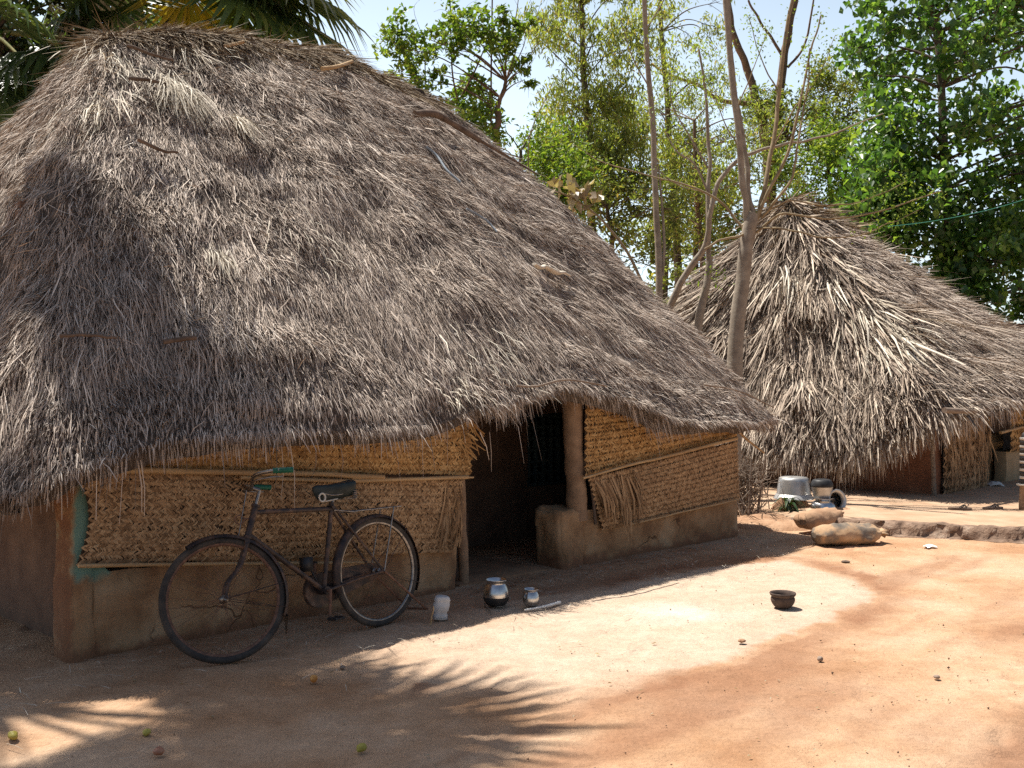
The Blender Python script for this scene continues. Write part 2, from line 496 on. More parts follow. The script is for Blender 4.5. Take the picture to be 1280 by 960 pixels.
def mud_wall_mat():
    """ochre-brown mud wash, red mud showing where it has worn, old turquoise paint on the corner"""
    m, n, l, p = new_mat('mud_plaster')
    c = n.new('ShaderNodeTexCoord').outputs['Object']
    t = tex(n, l, 3.5, 8, vec=c)
    r = ramp(n, [(0.34, (0.21, 0.118, 0.064)), (0.5, (0.34, 0.21, 0.115)), (0.66, (0.44, 0.30, 0.18))])
    l.new(t, r.inputs[0])
    sp = n.new('ShaderNodeSeparateXYZ')
    l.new(c, sp.inputs[0])
    def band(sock, a, b, soft):
        lo = n.new('ShaderNodeMapRange'); lo.inputs[1].default_value = a - soft; lo.inputs[2].default_value = a + soft
        hi = n.new('ShaderNodeMapRange'); hi.inputs[1].default_value = b - soft; hi.inputs[2].default_value = b + soft
        hi.inputs[3].default_value = 1; hi.inputs[4].default_value = 0
        l.new(sock, lo.inputs[0]); l.new(sock, hi.inputs[0])
        mu = n.new('ShaderNodeMath'); mu.operation = 'MULTIPLY'
        l.new(lo.outputs[0], mu.inputs[0]); l.new(hi.outputs[0], mu.inputs[1])
        return mu.outputs[0]
    def mul(a, b, op='MULTIPLY'):
        mu = n.new('ShaderNodeMath'); mu.operation = op; mu.use_clamp = True
        for s_, v_ in zip(mu.inputs, (a, b)):
            if isinstance(v_, (int, float)): s_.default_value = v_
            else: l.new(v_, s_)
        return mu.outputs[0]
    # red mud under the wash: corner edge and the foot of the wall
    e = tex(n, l, 7, 6, vec=c)
    wob = mul(mul(e, 0.5, 'SUBTRACT'), 0.25)
    sx = n.new('ShaderNodeMath'); sx.operation = 'ADD'; l.new(sp.outputs[0], sx.inputs[0])
    es = n.new('ShaderNodeMath'); es.operation = 'MULTIPLY_ADD'; l.new(e, es.inputs[0]); es.inputs[1].default_value = 0.09; es.inputs[2].default_value = -0.045
    l.new(es.outputs[0], sx.inputs[1])
    sz = n.new('ShaderNodeMath'); sz.operation = 'ADD'; l.new(sp.outputs[2], sz.inputs[0])
    es2 = n.new('ShaderNodeMath'); es2.operation = 'MULTIPLY_ADD'; l.new(tex(n, l, 5, 6, vec=c), es2.inputs[0]); es2.inputs[1].default_value = 0.3; es2.inputs[2].default_value = -0.15
    l.new(es2.outputs[0], sz.inputs[1])
    foot = band(sz.outputs[0], -0.5, 0.06, 0.025)
    edge = band(sx.outputs[0], -0.6, 0.0, 0.01)
    red = mul(foot, edge, 'MAXIMUM')
    col = mix(n, l, mul(red, 0.75), r.outputs[0], (0.19, 0.092, 0.055))
    turq = mul(band(sx.outputs[0], 0.012, 0.21, 0.012), band(sz.outputs[0], 0.46, 1.7, 0.03))
    col = mix(n, l, mul(turq, 0.9), col, (0.13, 0.27, 0.235))
    turq2 = mul(mul(band(sx.outputs[0], 0.1, 0.40, 0.06), band(sz.outputs[0], 0.30, 0.5, 0.05)), 0.16)
    col = mix(n, l, turq2, col, (0.20, 0.30, 0.25))
    # cracks
    v = n.new('ShaderNodeTexVoronoi'); v.feature = 'DISTANCE_TO_EDGE'; v.inputs['Scale'].default_value = 2.6
    dv = n.new('ShaderNodeVectorMath'); dv.operation = 'ADD'
    nz = n.new('ShaderNodeTexNoise'); nz.inputs['Scale'].default_value = 6; l.new(c, nz.inputs['Vector'])
    sc_ = n.new('ShaderNodeVectorMath'); sc_.operation = 'SCALE'; sc_.inputs['Scale'].default_value = 0.25
    l.new(nz.outputs['Color'], sc_.inputs[0]); l.new(c, dv.inputs[0]); l.new(sc_.outputs[0], dv.inputs[1])
    l.new(dv.outputs[0], v.inputs['Vector'])
    cr = ramp(n, [(0.0, (1, 1, 1)), (0.02, (0, 0, 0))])
    l.new(v.outputs['Distance'], cr.inputs[0])
    gate = ramp(n, [(0.52, (0, 0, 0)), (0.6, (1, 1, 1))])
    l.new(tex(n, l, 1.7, 3, vec=c), gate.inputs[0])
    ck = mul(cr.outputs[0], gate.outputs[0])
    col = mix(n, l, ck, col, (0.09, 0.05, 0.03))
    l.new(col, p.inputs['Base Color'])
    p.inputs['Roughness'].default_value = 0.95
    p.inputs['Specular IOR Level'].default_value = 0.15
    h = mul(tex(n, l, 14, 8, vec=c), mul(ck, 0.6), 'SUBTRACT')
    bump(n, l, p, h, 0.6, 0.02)
    return m


M['mud'] = mud_wall_mat()


def ground_mat():
    m, n, l, p = new_mat('red_dirt')
    c = n.new('ShaderNodeTexCoord').outputs['Object']
    a = n.new('ShaderNodeVertexColor')
    a.layer_name = 'zones'
    sep = n.new('ShaderNodeSeparateColor')
    l.new(a.outputs[0], sep.inputs[0])
    t1 = tex(n, l, 0.9, 9, 0.62, vec=c)
    t2 = tex(n, l, 9, 8, 0.65, vec=c)
    r1 = ramp(n, [(0.36, (0.42, 0.235, 0.128)), (0.5, (0.53, 0.335, 0.205)), (0.63, (0.59, 0.41, 0.275))])
    l.new(t1, r1.inputs[0])
    r2 = ramp(n, [(0.3, (0.74, 0.72, 0.70)), (0.6, (1, 1, 1)), (0.75, (1.06, 1.05, 1.03))])
    l.new(t2, r2.inputs[0])
    base = r1.outputs[0]
    grain = tex(n, l, 42, 7, 0.75, vec=c)
    r3 = ramp(n, [(0.30, (0.62, 0.58, 0.55)), (0.47, (0.97, 0.97, 0.97)), (0.62, (1.08, 1.08, 1.07)), (0.72, (1.3, 1.28, 1.25))])
    l.new(grain, r3.inputs[0])
    fine = mix(n, l, 1.0, r2.outputs[0], r3.outputs[0], 'MULTIPLY')
    rp = ramp(n, [(0.3, (0.54, 0.41, 0.305)), (0.65, (0.62, 0.50, 0.39))])
    l.new(tex(n, l, 3, 8, 0.6, vec=c), rp.inputs[0])
    col = mix(n, l, sep.outputs[0], base, rp.outputs[0])
    rg = ramp(n, [(0.32, (0.18, 0.120, 0.087)), (0.5, (0.28, 0.195, 0.14)), (0.68, (0.42, 0.295, 0.205))])
    l.new(tex(n, l, 2.2, 9, 0.65, vec=c), rg.inputs[0])
    col = mix(n, l, sep.outputs[1], col, rg.outputs[0])
    z2 = n.new('ShaderNodeVertexColor')
    z2.layer_name = 'red_earth'
    sp2 = n.new('ShaderNodeSeparateColor')
    l.new(z2.outputs[0], sp2.inputs[0])
    col = mix(n, l, sp2.outputs[0], col, (0.30, 0.150, 0.085))
    col = mix(n, l, sep.outputs[2], col, (0.66, 0.58, 0.50))
    col = mix(n, l, 0.6, col, fine, 'MULTIPLY')
    # grit
    v = n.new('ShaderNodeTexVoronoi')
    v.inputs['Scale'].default_value = 55
    l.new(c, v.inputs['Vector'])
    g = ramp(n, [(0.09, (1, 1, 1)), (0.14, (0, 0, 0))])
    l.new(v.outputs['Distance'], g.inputs[0])
    gg = ramp(n, [(0.55, (0, 0, 0)), (0.65, (1, 1, 1))])
    l.new(tex(n, l, 2.0, 6, vec=c), gg.inputs[0])
    mu = n.new('ShaderNodeMath')
    mu.operation = 'MULTIPLY'
    l.new(g.outputs[0], mu.inputs[0])
    l.new(gg.outputs[0], mu.inputs[1])
    mm = n.new('ShaderNodeMath')
    mm.operation = 'MULTIPLY'
    mm.inputs[1].default_value = 0.55
    l.new(mu.outputs[0], mm.inputs[0])
    col = mix(n, l, mm.outputs[0], col, (0.17, 0.09, 0.05))
    l.new(col, p.inputs['Base Color'])
    p.inputs['Roughness'].default_value = 0.95
    p.inputs['Specular IOR Level'].default_value = 0.12
    ad = n.new('ShaderNodeMath')
    ad.operation = 'MULTIPLY_ADD'
    ad.inputs[1].default_value = 0.5
    l.new(t2, ad.inputs[0])
    l.new(tex(n, l, 45, 6, 0.7, vec=c), ad.inputs[2])
    broom = tex(n, l, 3.0, 5, 0.6, vec=c, stretch=(1.2, 9.0, 1.0))
    ad2 = n.new('ShaderNodeMath')
    ad2.operation = 'MULTIPLY_ADD'
    ad2.inputs[1].default_value = 0.7
    l.new(broom, ad2.inputs[0])
    l.new(ad.outputs[0], ad2.inputs[2])
    bump(n, l, p, ad2.outputs[0], 0.75, 0.022)
    return m


M['ground'] = ground_mat()

# ------------------------------------------------------------------ ground
def seg_dist(x, y, poly):
    """signed distance to polygon, + inside"""
    d = np.full(x.shape, 1e9)
    ins = np.zeros(x.shape, bool)
    k = len(poly)
    for i in range(k):
        ax, ay = poly[i]
        bx, by = poly[(i + 1) % k]
        ex, ey = bx - ax, by - ay
        t = np.clip(((x - ax) * ex + (y - ay) * ey) / (ex * ex + ey * ey), 0, 1)
        d = np.minimum(d, np.hypot(x - ax - t * ex, y - ay - t * ey))
        cnd = ((ay > y) != (by > y)) & (x < (bx - ax) * (y - ay) / (by - ay + 1e-12) + ax)
        ins ^= cnd
    return np.where(ins, d, -d)


def make_ground():
    xs = np.concatenate([[-600, -200, -80, -40, -22, -14, -9, -7], np.arange(-5.5, 6.5, 0.026), [7, 9, 14, 22, 40, 80, 200, 600]])
    ys = np.concatenate([[-60, -20, -6, 0, 1.5, 2.4], np.arange(3.0, 12.5, 0.028), [13.5, 15, 18, 24, 35, 60, 120, 300, 900]])
    X, Y = np.meshgrid(xs, ys, indexing='ij')
    near = np.clip((7.0 - np.abs(X)) / 1.0, 0, 1) * np.clip((13 - Y) / 1.0, 0, 1)
    Z = near * (0.012 * fbm2(X, Y, 1.1, 3) + 0.007 * fbm2(X, Y, 5, 11) + 0.003 * noise2(X, Y, 19, 5) - 0.006)
    # low apron of earth banked against the first hut
    d = (-(X + 2.36) + (Y - 5.49)) * 0.7071
    s = ((X + 2.36) + (Y - 5.49)) * 0.7071
    ap = np.clip((d + 0.42 + 0.08 * fbm2(X, Y, 2.2, 40)) / 0.10, 0, 1) * np.clip((s + 0.2) / 0.3, 0, 1) * np.clip((7.1 - s) / 0.4, 0, 1)
    Z = Z + ap * ap * (3 - 2 * ap) * 0.012 * (d < 5.5)
    rg = np.random.default_rng(404)
    for _ in range(230):
        fx, fy = rg.uniform(-3, 5.5), rg.uniform(3.2, 9.5)
        az = rg.normal(0.8, 0.5) + (math.pi if rg.random() < 0.5 else 0)
        ca_, sa_ = math.cos(az), math.sin(az)
        i0, i1 = np.searchsorted(xs, [fx - 0.25, fx + 0.25])
        j0, j1 = np.searchsorted(ys, [fy - 0.25, fy + 0.25])
        dx, dy = X[i0:i1, j0:j1] - fx, Y[i0:i1, j0:j1] - fy
        u_, v_ = (dx * ca_ + dy * sa_) / 0.12, (-dx * sa_ + dy * ca_) / 0.05
        rr_ = u_ * u_ + v_ * v_
        Z[i0:i1, j0:j1] += rg.uniform(0.006, 0.016) * (0.6 * np.exp(-((rr_ - 1.6) / 0.7) ** 2) - np.exp(-rr_ * 1.2))
    # wheel ruts in the track at lower right
    rut = np.abs((X * 0.72 - Y * 0.69) + 1.35)
    Z = Z - near * 0.022 * np.exp(-(rut / 0.18) ** 2)
    poly = [ground_at(px, py)[:2] for px, py in [(1095, 742), (1040, 772), (965, 796), (900, 826), (800, 848), (715, 868), (640, 852), (520, 842), (470, 800), (600, 765), (760, 735), (900, 705), (985, 700), (1060, 722)]]
    wob = 0.08 * fbm2(X, Y, 3.5, 21) + 0.06 * fbm2(X, Y, 13, 23, 3)
    sd = seg_dist(X, Y, poly) + wob
    kx = (X - ground_at(1000, 780)[0])
    soft = np.interp(X, [0.2, 1.0], [0.35, 0.03])
    m1 = np.clip(0.5 + sd / soft * 0.5, 0, 1) * (0.85 + 0.15 * fbm2(X, Y, 2, 31))
    # greyer compacted track, lower right
    track = (X * 0.72 - Y * 0.69) + 1.65 + 0.20 * fbm2(X, Y, 1.2, 51)
    m2 = np.clip(track / 0.6, 0, 1) * np.clip(0.75 + 0.9 * fbm2(X * 0.8 + Y * 0.3, track * 1.5, 1.2, 57), 0, 1) * np.clip((8.5 - Y) / 1.5, 0, 1)
    c = ground_at(850, 765)
    m3 = np.clip(1 - np.hypot((X - c[0]) / 0.45, (Y - c[1]) / 0.38) + 0.45 * fbm2(X, Y, 5, 61), 0, 1) * 0.9
    mb = MB()
    mb.grid(np.stack([X, Y, Z], -1))
    o = mb.build('ground', M['ground'], smooth=True)
    ca = o.data.color_attributes.new('zones', 'FLOAT_COLOR', 'POINT')
    # redder earth swept up along the rim of the pale patch and in streaks along the track
    rim = 1.3 * np.exp(-((sd + 0.14) / 0.14) ** 2) * np.clip((X - 0.15) / 0.5, 0, 1) * (0.55 + 0.6 * fbm2(X, Y, 2.5, 81))
    along = X * 0.69 + Y * 0.72
    streak = np.clip(fbm2(along * 0.30, track * 1.7, 1.5, 83) * 2.4 - 0.10, 0, 1) * np.clip((sd < -0.1) * (X > -0.5), 0, 1) * 0.6
    m4 = np.clip(np.maximum(rim, streak * 1.2), 0, 0.9)
    cb = o.data.color_attributes.new('red_earth', 'FLOAT_COLOR', 'POINT')
    cb.data.foreach_set('color', np.stack([m4, m4, m4, np.ones_like(m4)], -1).astype(np.float32).reshape(-1))
    colr = np.stack([np.clip(m1, 0, 1), np.clip(m2, 0, 1), m3, np.ones_like(m1)], -1).astype(np.float32)
    ca.data.foreach_set('color', colr.reshape(-1))
    tag(o, kind='structure')


make_ground()


# ------------------------------------------------------------------ thatched roofs
class Roof:
    def __init__(self, eave, ridge, smap, origin, ang, ni=640, nj=72, bulge=0.2, round_w=0.35, lump=0.035, seed=1, step=0.045):
        e = np.asarray(eave, float)
        e = np.vstack([e, e[:1]])
        L = np.concatenate([[0], np.cumsum(np.linalg.norm(np.diff(e, axis=0), axis=1))])
        q = np.linspace(0, L[-1], ni, endpoint=False)
        E = np.stack([np.interp(q, L, e[:, k]) for k in range(3)], -1)
        w = max(1, int(round_w / (L[-1] / ni)))
        for _ in range(2):
            E = sum(np.roll(E, k, 0) for k in range(-w, w + 1)) / (2 * w + 1)
        self.arc = q
        rs, rt, rz = ridge[:, 0], ridge[:, 1], ridge[:, 2]
        f = np.clip((E[:, 0] - smap[0]) / (smap[1] - smap[0]), 0, 1)
        sr = rs[0] + (rs[-1] - rs[0]) * f
        Rg = np.stack([sr, np.interp(sr, rs, rt), np.interp(sr, rs, rz)], -1)
        ww = np.linspace(0, 1, nj) ** 0.85
        P = Rg[:, None] + (E - Rg)[:, None] * ww[None, :, None]
        P[..., 2] += bulge * 4 * ww * (1 - ww) * (1 - 0.35 * ww)
        P[..., 2] -= 0.10 * np.exp(-ww / 0.035)
        self.P, self.w = P, ww
        self.over_short = 0.55
        self.calc()
        A = np.broadcast_to(q[:, None], P.shape[:2])
        S_ = np.broadcast_to((ww * 4.0)[None], P.shape[:2])
        d = lump * (fbm2(A, S_, 1.1, seed, 3) * 1.3 + 0.8 * noise2(A, S_, 3.5, seed + 5))
        # ragged courses: each overlaps the one below with a small step
        ph = S_ * 2.6 + 0.9 * fbm2(A, S_, 0.9, seed + 20, 3)
        saw = ph - np.floor(ph)
        d = d + step * (saw ** 2) * np.clip(0.4 + 1.4 * fbm2(A, S_, 1.6, seed + 24, 3), 0, 1.4)
        self.P = P + self.N * d[..., None]
        self.calc()
        c, s = math.cos(ang), math.sin(ang)
        Q = self.P
        self.world = np.stack([origin[0] + Q[..., 0] * c - Q[..., 1] * s, origin[1] + Q[..., 0] * s + Q[..., 1] * c, Q[..., 2]], -1)
        self.px = 640 + 1280 * self.world[..., 0] / self.world[..., 1]
        self.py = 480 - 1280 * (self.world[..., 2] - 1.5) / self.world[..., 1]
        NW = np.stack([self.N[..., 0] * c - self.N[..., 1] * s, self.N[..., 0] * s + self.N[..., 1] * c, self.N[..., 2]], -1)
        view = unit(np.array([0, 0, 1.5]) - self.world)
        self.facing = (NW * view).sum(-1)

    def calc(self):
        P = self.P
        du = np.roll(P, -1, 0) - np.roll(P, 1, 0)
        dw = np.gradient(P, axis=1)
        self.N = unit(np.cross(dw, du))
        if self.N[..., 2].mean() < 0:
            self.N = -self.N
        self.D = unit(dw)
        self.area = np.linalg.norm(np.cross(du / 2, dw), axis=-1)

    def find(self, px, py):
        """grid cell whose visible surface shows at that photo pixel"""
        d = (self.px - px) ** 2 + (self.py - py) ** 2 + np.where(self.facing > 0.02, 0, 1e6)
        near = d < d.min() + 60
        dd = np.where(near, self.world[..., 1], 1e9)
        i, j = np.unravel_index(np.argmin(dd), dd.shape)
        return i, j

    def surf(self, px, py, lift=0.0):
        i, j = self.find(px, py)
        return self.P[i, j] + self.N[i, j] * lift

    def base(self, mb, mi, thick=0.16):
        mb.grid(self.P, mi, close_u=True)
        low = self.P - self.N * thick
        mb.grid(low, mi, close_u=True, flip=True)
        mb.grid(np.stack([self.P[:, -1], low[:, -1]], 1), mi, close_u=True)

    def strands(self, mb, n, mi, length, width, rng, jitter=0.22, lift=0.05, sel=None, back=0.12, off=0.03, flow=0.25, seed=3, twist=0.7):
        wgt = self.area * np.where(self.facing > -0.12, 1.0, back)
        if sel is not None:
            wgt = wgt * sel
        p = (wgt / wgt.sum()).reshape(-1)
        k = rng.choice(len(p), n, p=p)
        i, j = np.unravel_index(k, wgt.shape)
        ni, nj = wgt.shape
        fi, fj = rng.random(n), rng.random(n)
        i2, j2 = (i + 1) % ni, np.minimum(j + 1, nj - 1)
        def bil(A):
            return (A[i, j] * ((1 - fi) * (1 - fj))[:, None] + A[i2, j] * (fi * (1 - fj))[:, None] + A[i, j2] * ((1 - fi) * fj)[:, None] + A[i2, j2] * (fi * fj)[:, None])
        P, N, D = bil(self.P), unit(bil(self.N)), unit(bil(self.D))
        lat = unit(np.cross(N, D))
        fl = fbm2(self.arc[i], self.w[j] * 4, 1.7, seed, 3) * flow
        D = unit(D + lat * (fl + rng.normal(0, jitter, n))[:, None])
        L = rng.uniform(*length, n) * np.where(self.w[j] > 0.9, self.over_short, 1.0)
        lf = np.abs(rng.normal(0, lift, n)) * (0.6 + 0.9 * (fbm2(self.arc[i], self.w[j] * 4, 2.6, seed + 8, 2) > 0.05))
        p0 = P + N * rng.uniform(-0.01, off, n)[:, None]
        over = np.clip((self.w[j] - 0.9) / 0.1, 0, 1)
        g = np.array([0, 0, -1.0])
        p1 = p0 + D * (L * 0.5)[:, None] + N * (lf * 0.6)[:, None]
        D2 = unit(D + g * (over * 0.9)[:, None])
        p2 = p1 + D2 * (L * 0.5)[:, None] + N * (lf * 0.5)[:, None] + lat * (rng.normal(0, 0.05, n) * L)[:, None]
        ph = rng.normal(0, twist, n)
        side = unit(lat * np.cos(ph)[:, None] + N * np.sin(ph)[:, None])
        w = rng.uniform(*width, n) * 0.5
        mb.ribbons(p0, p1, p2, side, w * 0.8, w, w * 0.25, mi)

    def fringe(self, mb, n, mi, drop, width, rng, back=0.2, out=0.35, sel=None, rag=0.5):
        wt = np.where(self.facing[:, -1] > -0.2, 1.0, back)
        if sel is not None:
            wt = wt * sel
        i = rng.choice(len(wt), n, p=wt / wt.sum())
        j = rng.integers(len(self.w) - 9, len(self.w), n)
        P = self.P[i, j] + (self.P[(i + 1) % len(wt), j] - self.P[i, j]) * rng.random(n)[:, None]
        N, D = self.N[i, j], self.D[i, j]
        lat = unit(np.cross(N, D))
        L = rng.uniform(*drop, n) * (0.65 + rag * (0.5 + 0.5 * noise2(self.arc[i], 0 * i, 2.2, 77)) + 0.35 * rag * noise2(self.arc[i], 0 * i, 7.0, 78))
        p0 = P - N * rng.uniform(0, 0.13, n)[:, None] - D * 0.10
        Dh = unit(D + lat * rng.normal(0, 0.16, n)[:, None])
        p1 = p0 + Dh * (L * 0.55)[:, None]
        g = np.array([0, 0, -1.0])
        D2 = unit(Dh * out + g + lat * rng.normal(0, 0.10, n)[:, None])
        p2 = p1 + D2 * (L * 0.55)[:, None]
        ph = rng.normal(0, 0.8, n)
        side = unit(lat * np.cos(ph)[:, None] + N * np.sin(ph)[:, None])
        w = rng.uniform(*width, n) * 0.5
        mb.ribbons(p0, p1, p2, side, w * 0.8, w, w * 0.2, mi)

    def tuft(self, mb, px, py, n, mi, length, width, rng, spread=0.12, lift=0.05):
        i, j = self.find(px, py)
        P, N, D = self.P[i, j], self.N[i, j], self.D[i, j]
        lat = unit(np.cross(N, D))
        o = rng.normal(0, spread, (n, 2))
        p0 = P + lat * o[:, :1] + D * o[:, 1:] * 0.7 + N * rng.uniform(0.02, 0.06, (n, 1))
        Dn = unit(D + lat * (o[:, :1] * 1.2 + rng.normal(0, 0.2, (n, 1))))
        L = rng.uniform(*length, n)[:, None]
        lf = np.abs(rng.normal(0, lift, (n, 1)))
        p1 = p0 + Dn * L * 0.5 + N * lf
        p2 = p1 + Dn * L * 0.5 + N * lf * 0.3
        ph = rng.normal(0, 0.7, (n, 1))
        side = unit(lat * np.cos(ph) + N * np.sin(ph))
        w = rng.uniform(*width, n) * 0.5
        mb.ribbons(p0, p1, p2, side, w * 0.8, w, w * 0.2, mi)


def weave(mb, fn, nrm, width_m, height_m, rows, pitch, rng, mi=0, back_mi=1, ang=42, ln=0.05, wd=0.014, hole=0.015):
    """plaited leaf: rows of short slanting strips over a dark sheet that stands for shade in the gaps"""
    a, b = np.meshgrid(np.linspace(0, 1, 30), np.linspace(0, 1, 12), indexing='ij')
    nrm = np.asarray(nrm, float)
    mb.grid(fn(a, b) - nrm * 0.010, back_mi)
    cols = int(width_m / pitch)
    r, c = np.meshgrid(np.arange(rows), np.arange(cols), indexing='ij')
    r, c = r.reshape(-1), c.reshape(-1)
    keep = rng.random(len(r)) > hole
    r, c = r[keep], c[keep]
    n = len(r)
    A = (c + 0.5 + 0.5 * (r % 2) + rng.normal(0, 0.16, n)) / cols
    B = (r + 0.5 + rng.normal(0, 0.09, n)) / rows
    B = B + 0.010 * np.sin(A * 9 + r * 0.4)
    A, B = np.clip(A, 0.004, 0.996), np.clip(B, 0.01, 0.99)
    C = fn(A, B)
    e = 0.004
    T = unit(fn(A + e, B) - C)
    U = unit(fn(A, B + e) - C)
    th = np.radians(ang + rng.normal(0, 9, n)) * np.where(r % 2 == 0, 1, -1)
    d = T * np.cos(th)[:, None] + U * np.sin(th)[:, None]
    sd = unit(np.cross(d, nrm))
    l = ln * rng.uniform(0.85, 1.15, n)[:, None] * 0.5
    up = rng.uniform(0.001, 0.0045, n)[:, None]
    w = wd * rng.uniform(0.75, 1.2, n) * 0.5
    tw = nrm * rng.normal(0, 0.15, n)[:, None]
    mb.ribbons(C - d * l - nrm * 0.0035, C + nrm * up, C + d * l - nrm * 0.0035, unit(sd + tw), w * 0.8, w, w * 0.7, mi)


def strips(mb, starts, ends, nrm, wd, rng, mi=0, bow=0.02):
    starts, ends = np.asarray(starts, float), np.asarray(ends, float)
    n = len(starts)
    nrm = np.asarray(nrm, float)
    mid = (starts + ends) / 2 + nrm * rng.uniform(0.2, 1, n)[:, None] * bow
    sd = unit(np.cross(ends - starts, nrm) + nrm * 0.0)
    sd = unit(sd + nrm * rng.normal(0, 0.35, n)[:, None])
    w = wd * rng.uniform(0.6, 1.2, n) * 0.5
    mb.ribbons(starts, mid, ends, sd, w, w, w * 0.5, mi)


def pole(name, pts, rad, mat, parent, sides=8, wob=0.004, seed=0):
    p = spline(pts, 10)
    r = np.linspace(rad[0], rad[1], len(p)) if isinstance(rad, (tuple, list)) else np.full(len(p), rad)
    t = np.arange(len(p))
    p = p + np.stack([noise2(t * 0.31, 0, 1, seed), noise2(t * 0.31, 5, 1, seed), noise2(t * 0.31, 9, 1, seed)], -1) * wob
    r = r * (1 + 0.12 * noise2(t * 0.8, 3, 1, seed))
    mb = MB()
    mb.tube(p, r, sides)
    return mb.build(name, mat, parent, smooth=True)


A45 = R(45)
O1 = np.array([-2.36, 5.49])
K = 0.70710678


def hut_local(w, O):
    """world -> hut frame (s along the front, t inward)"""
    x, y = w[0] - O[0], w[1] - O[1]
    return np.array([(x + y) * K, (y - x) * K, w[2]])


def front(px, py, O, t=0.0):
    """hut-frame point on the plane t = const seen at a photo pixel"""
    k = (px - 640) / 1280
    ox, oy = O[0] - t * K, O[1] + t * K
    s = (k * oy - ox) / (K * (1 - k))
    Y = oy + K * s
    return np.array([s, t, 1.5 - (py - 480) / 1280 * Y])


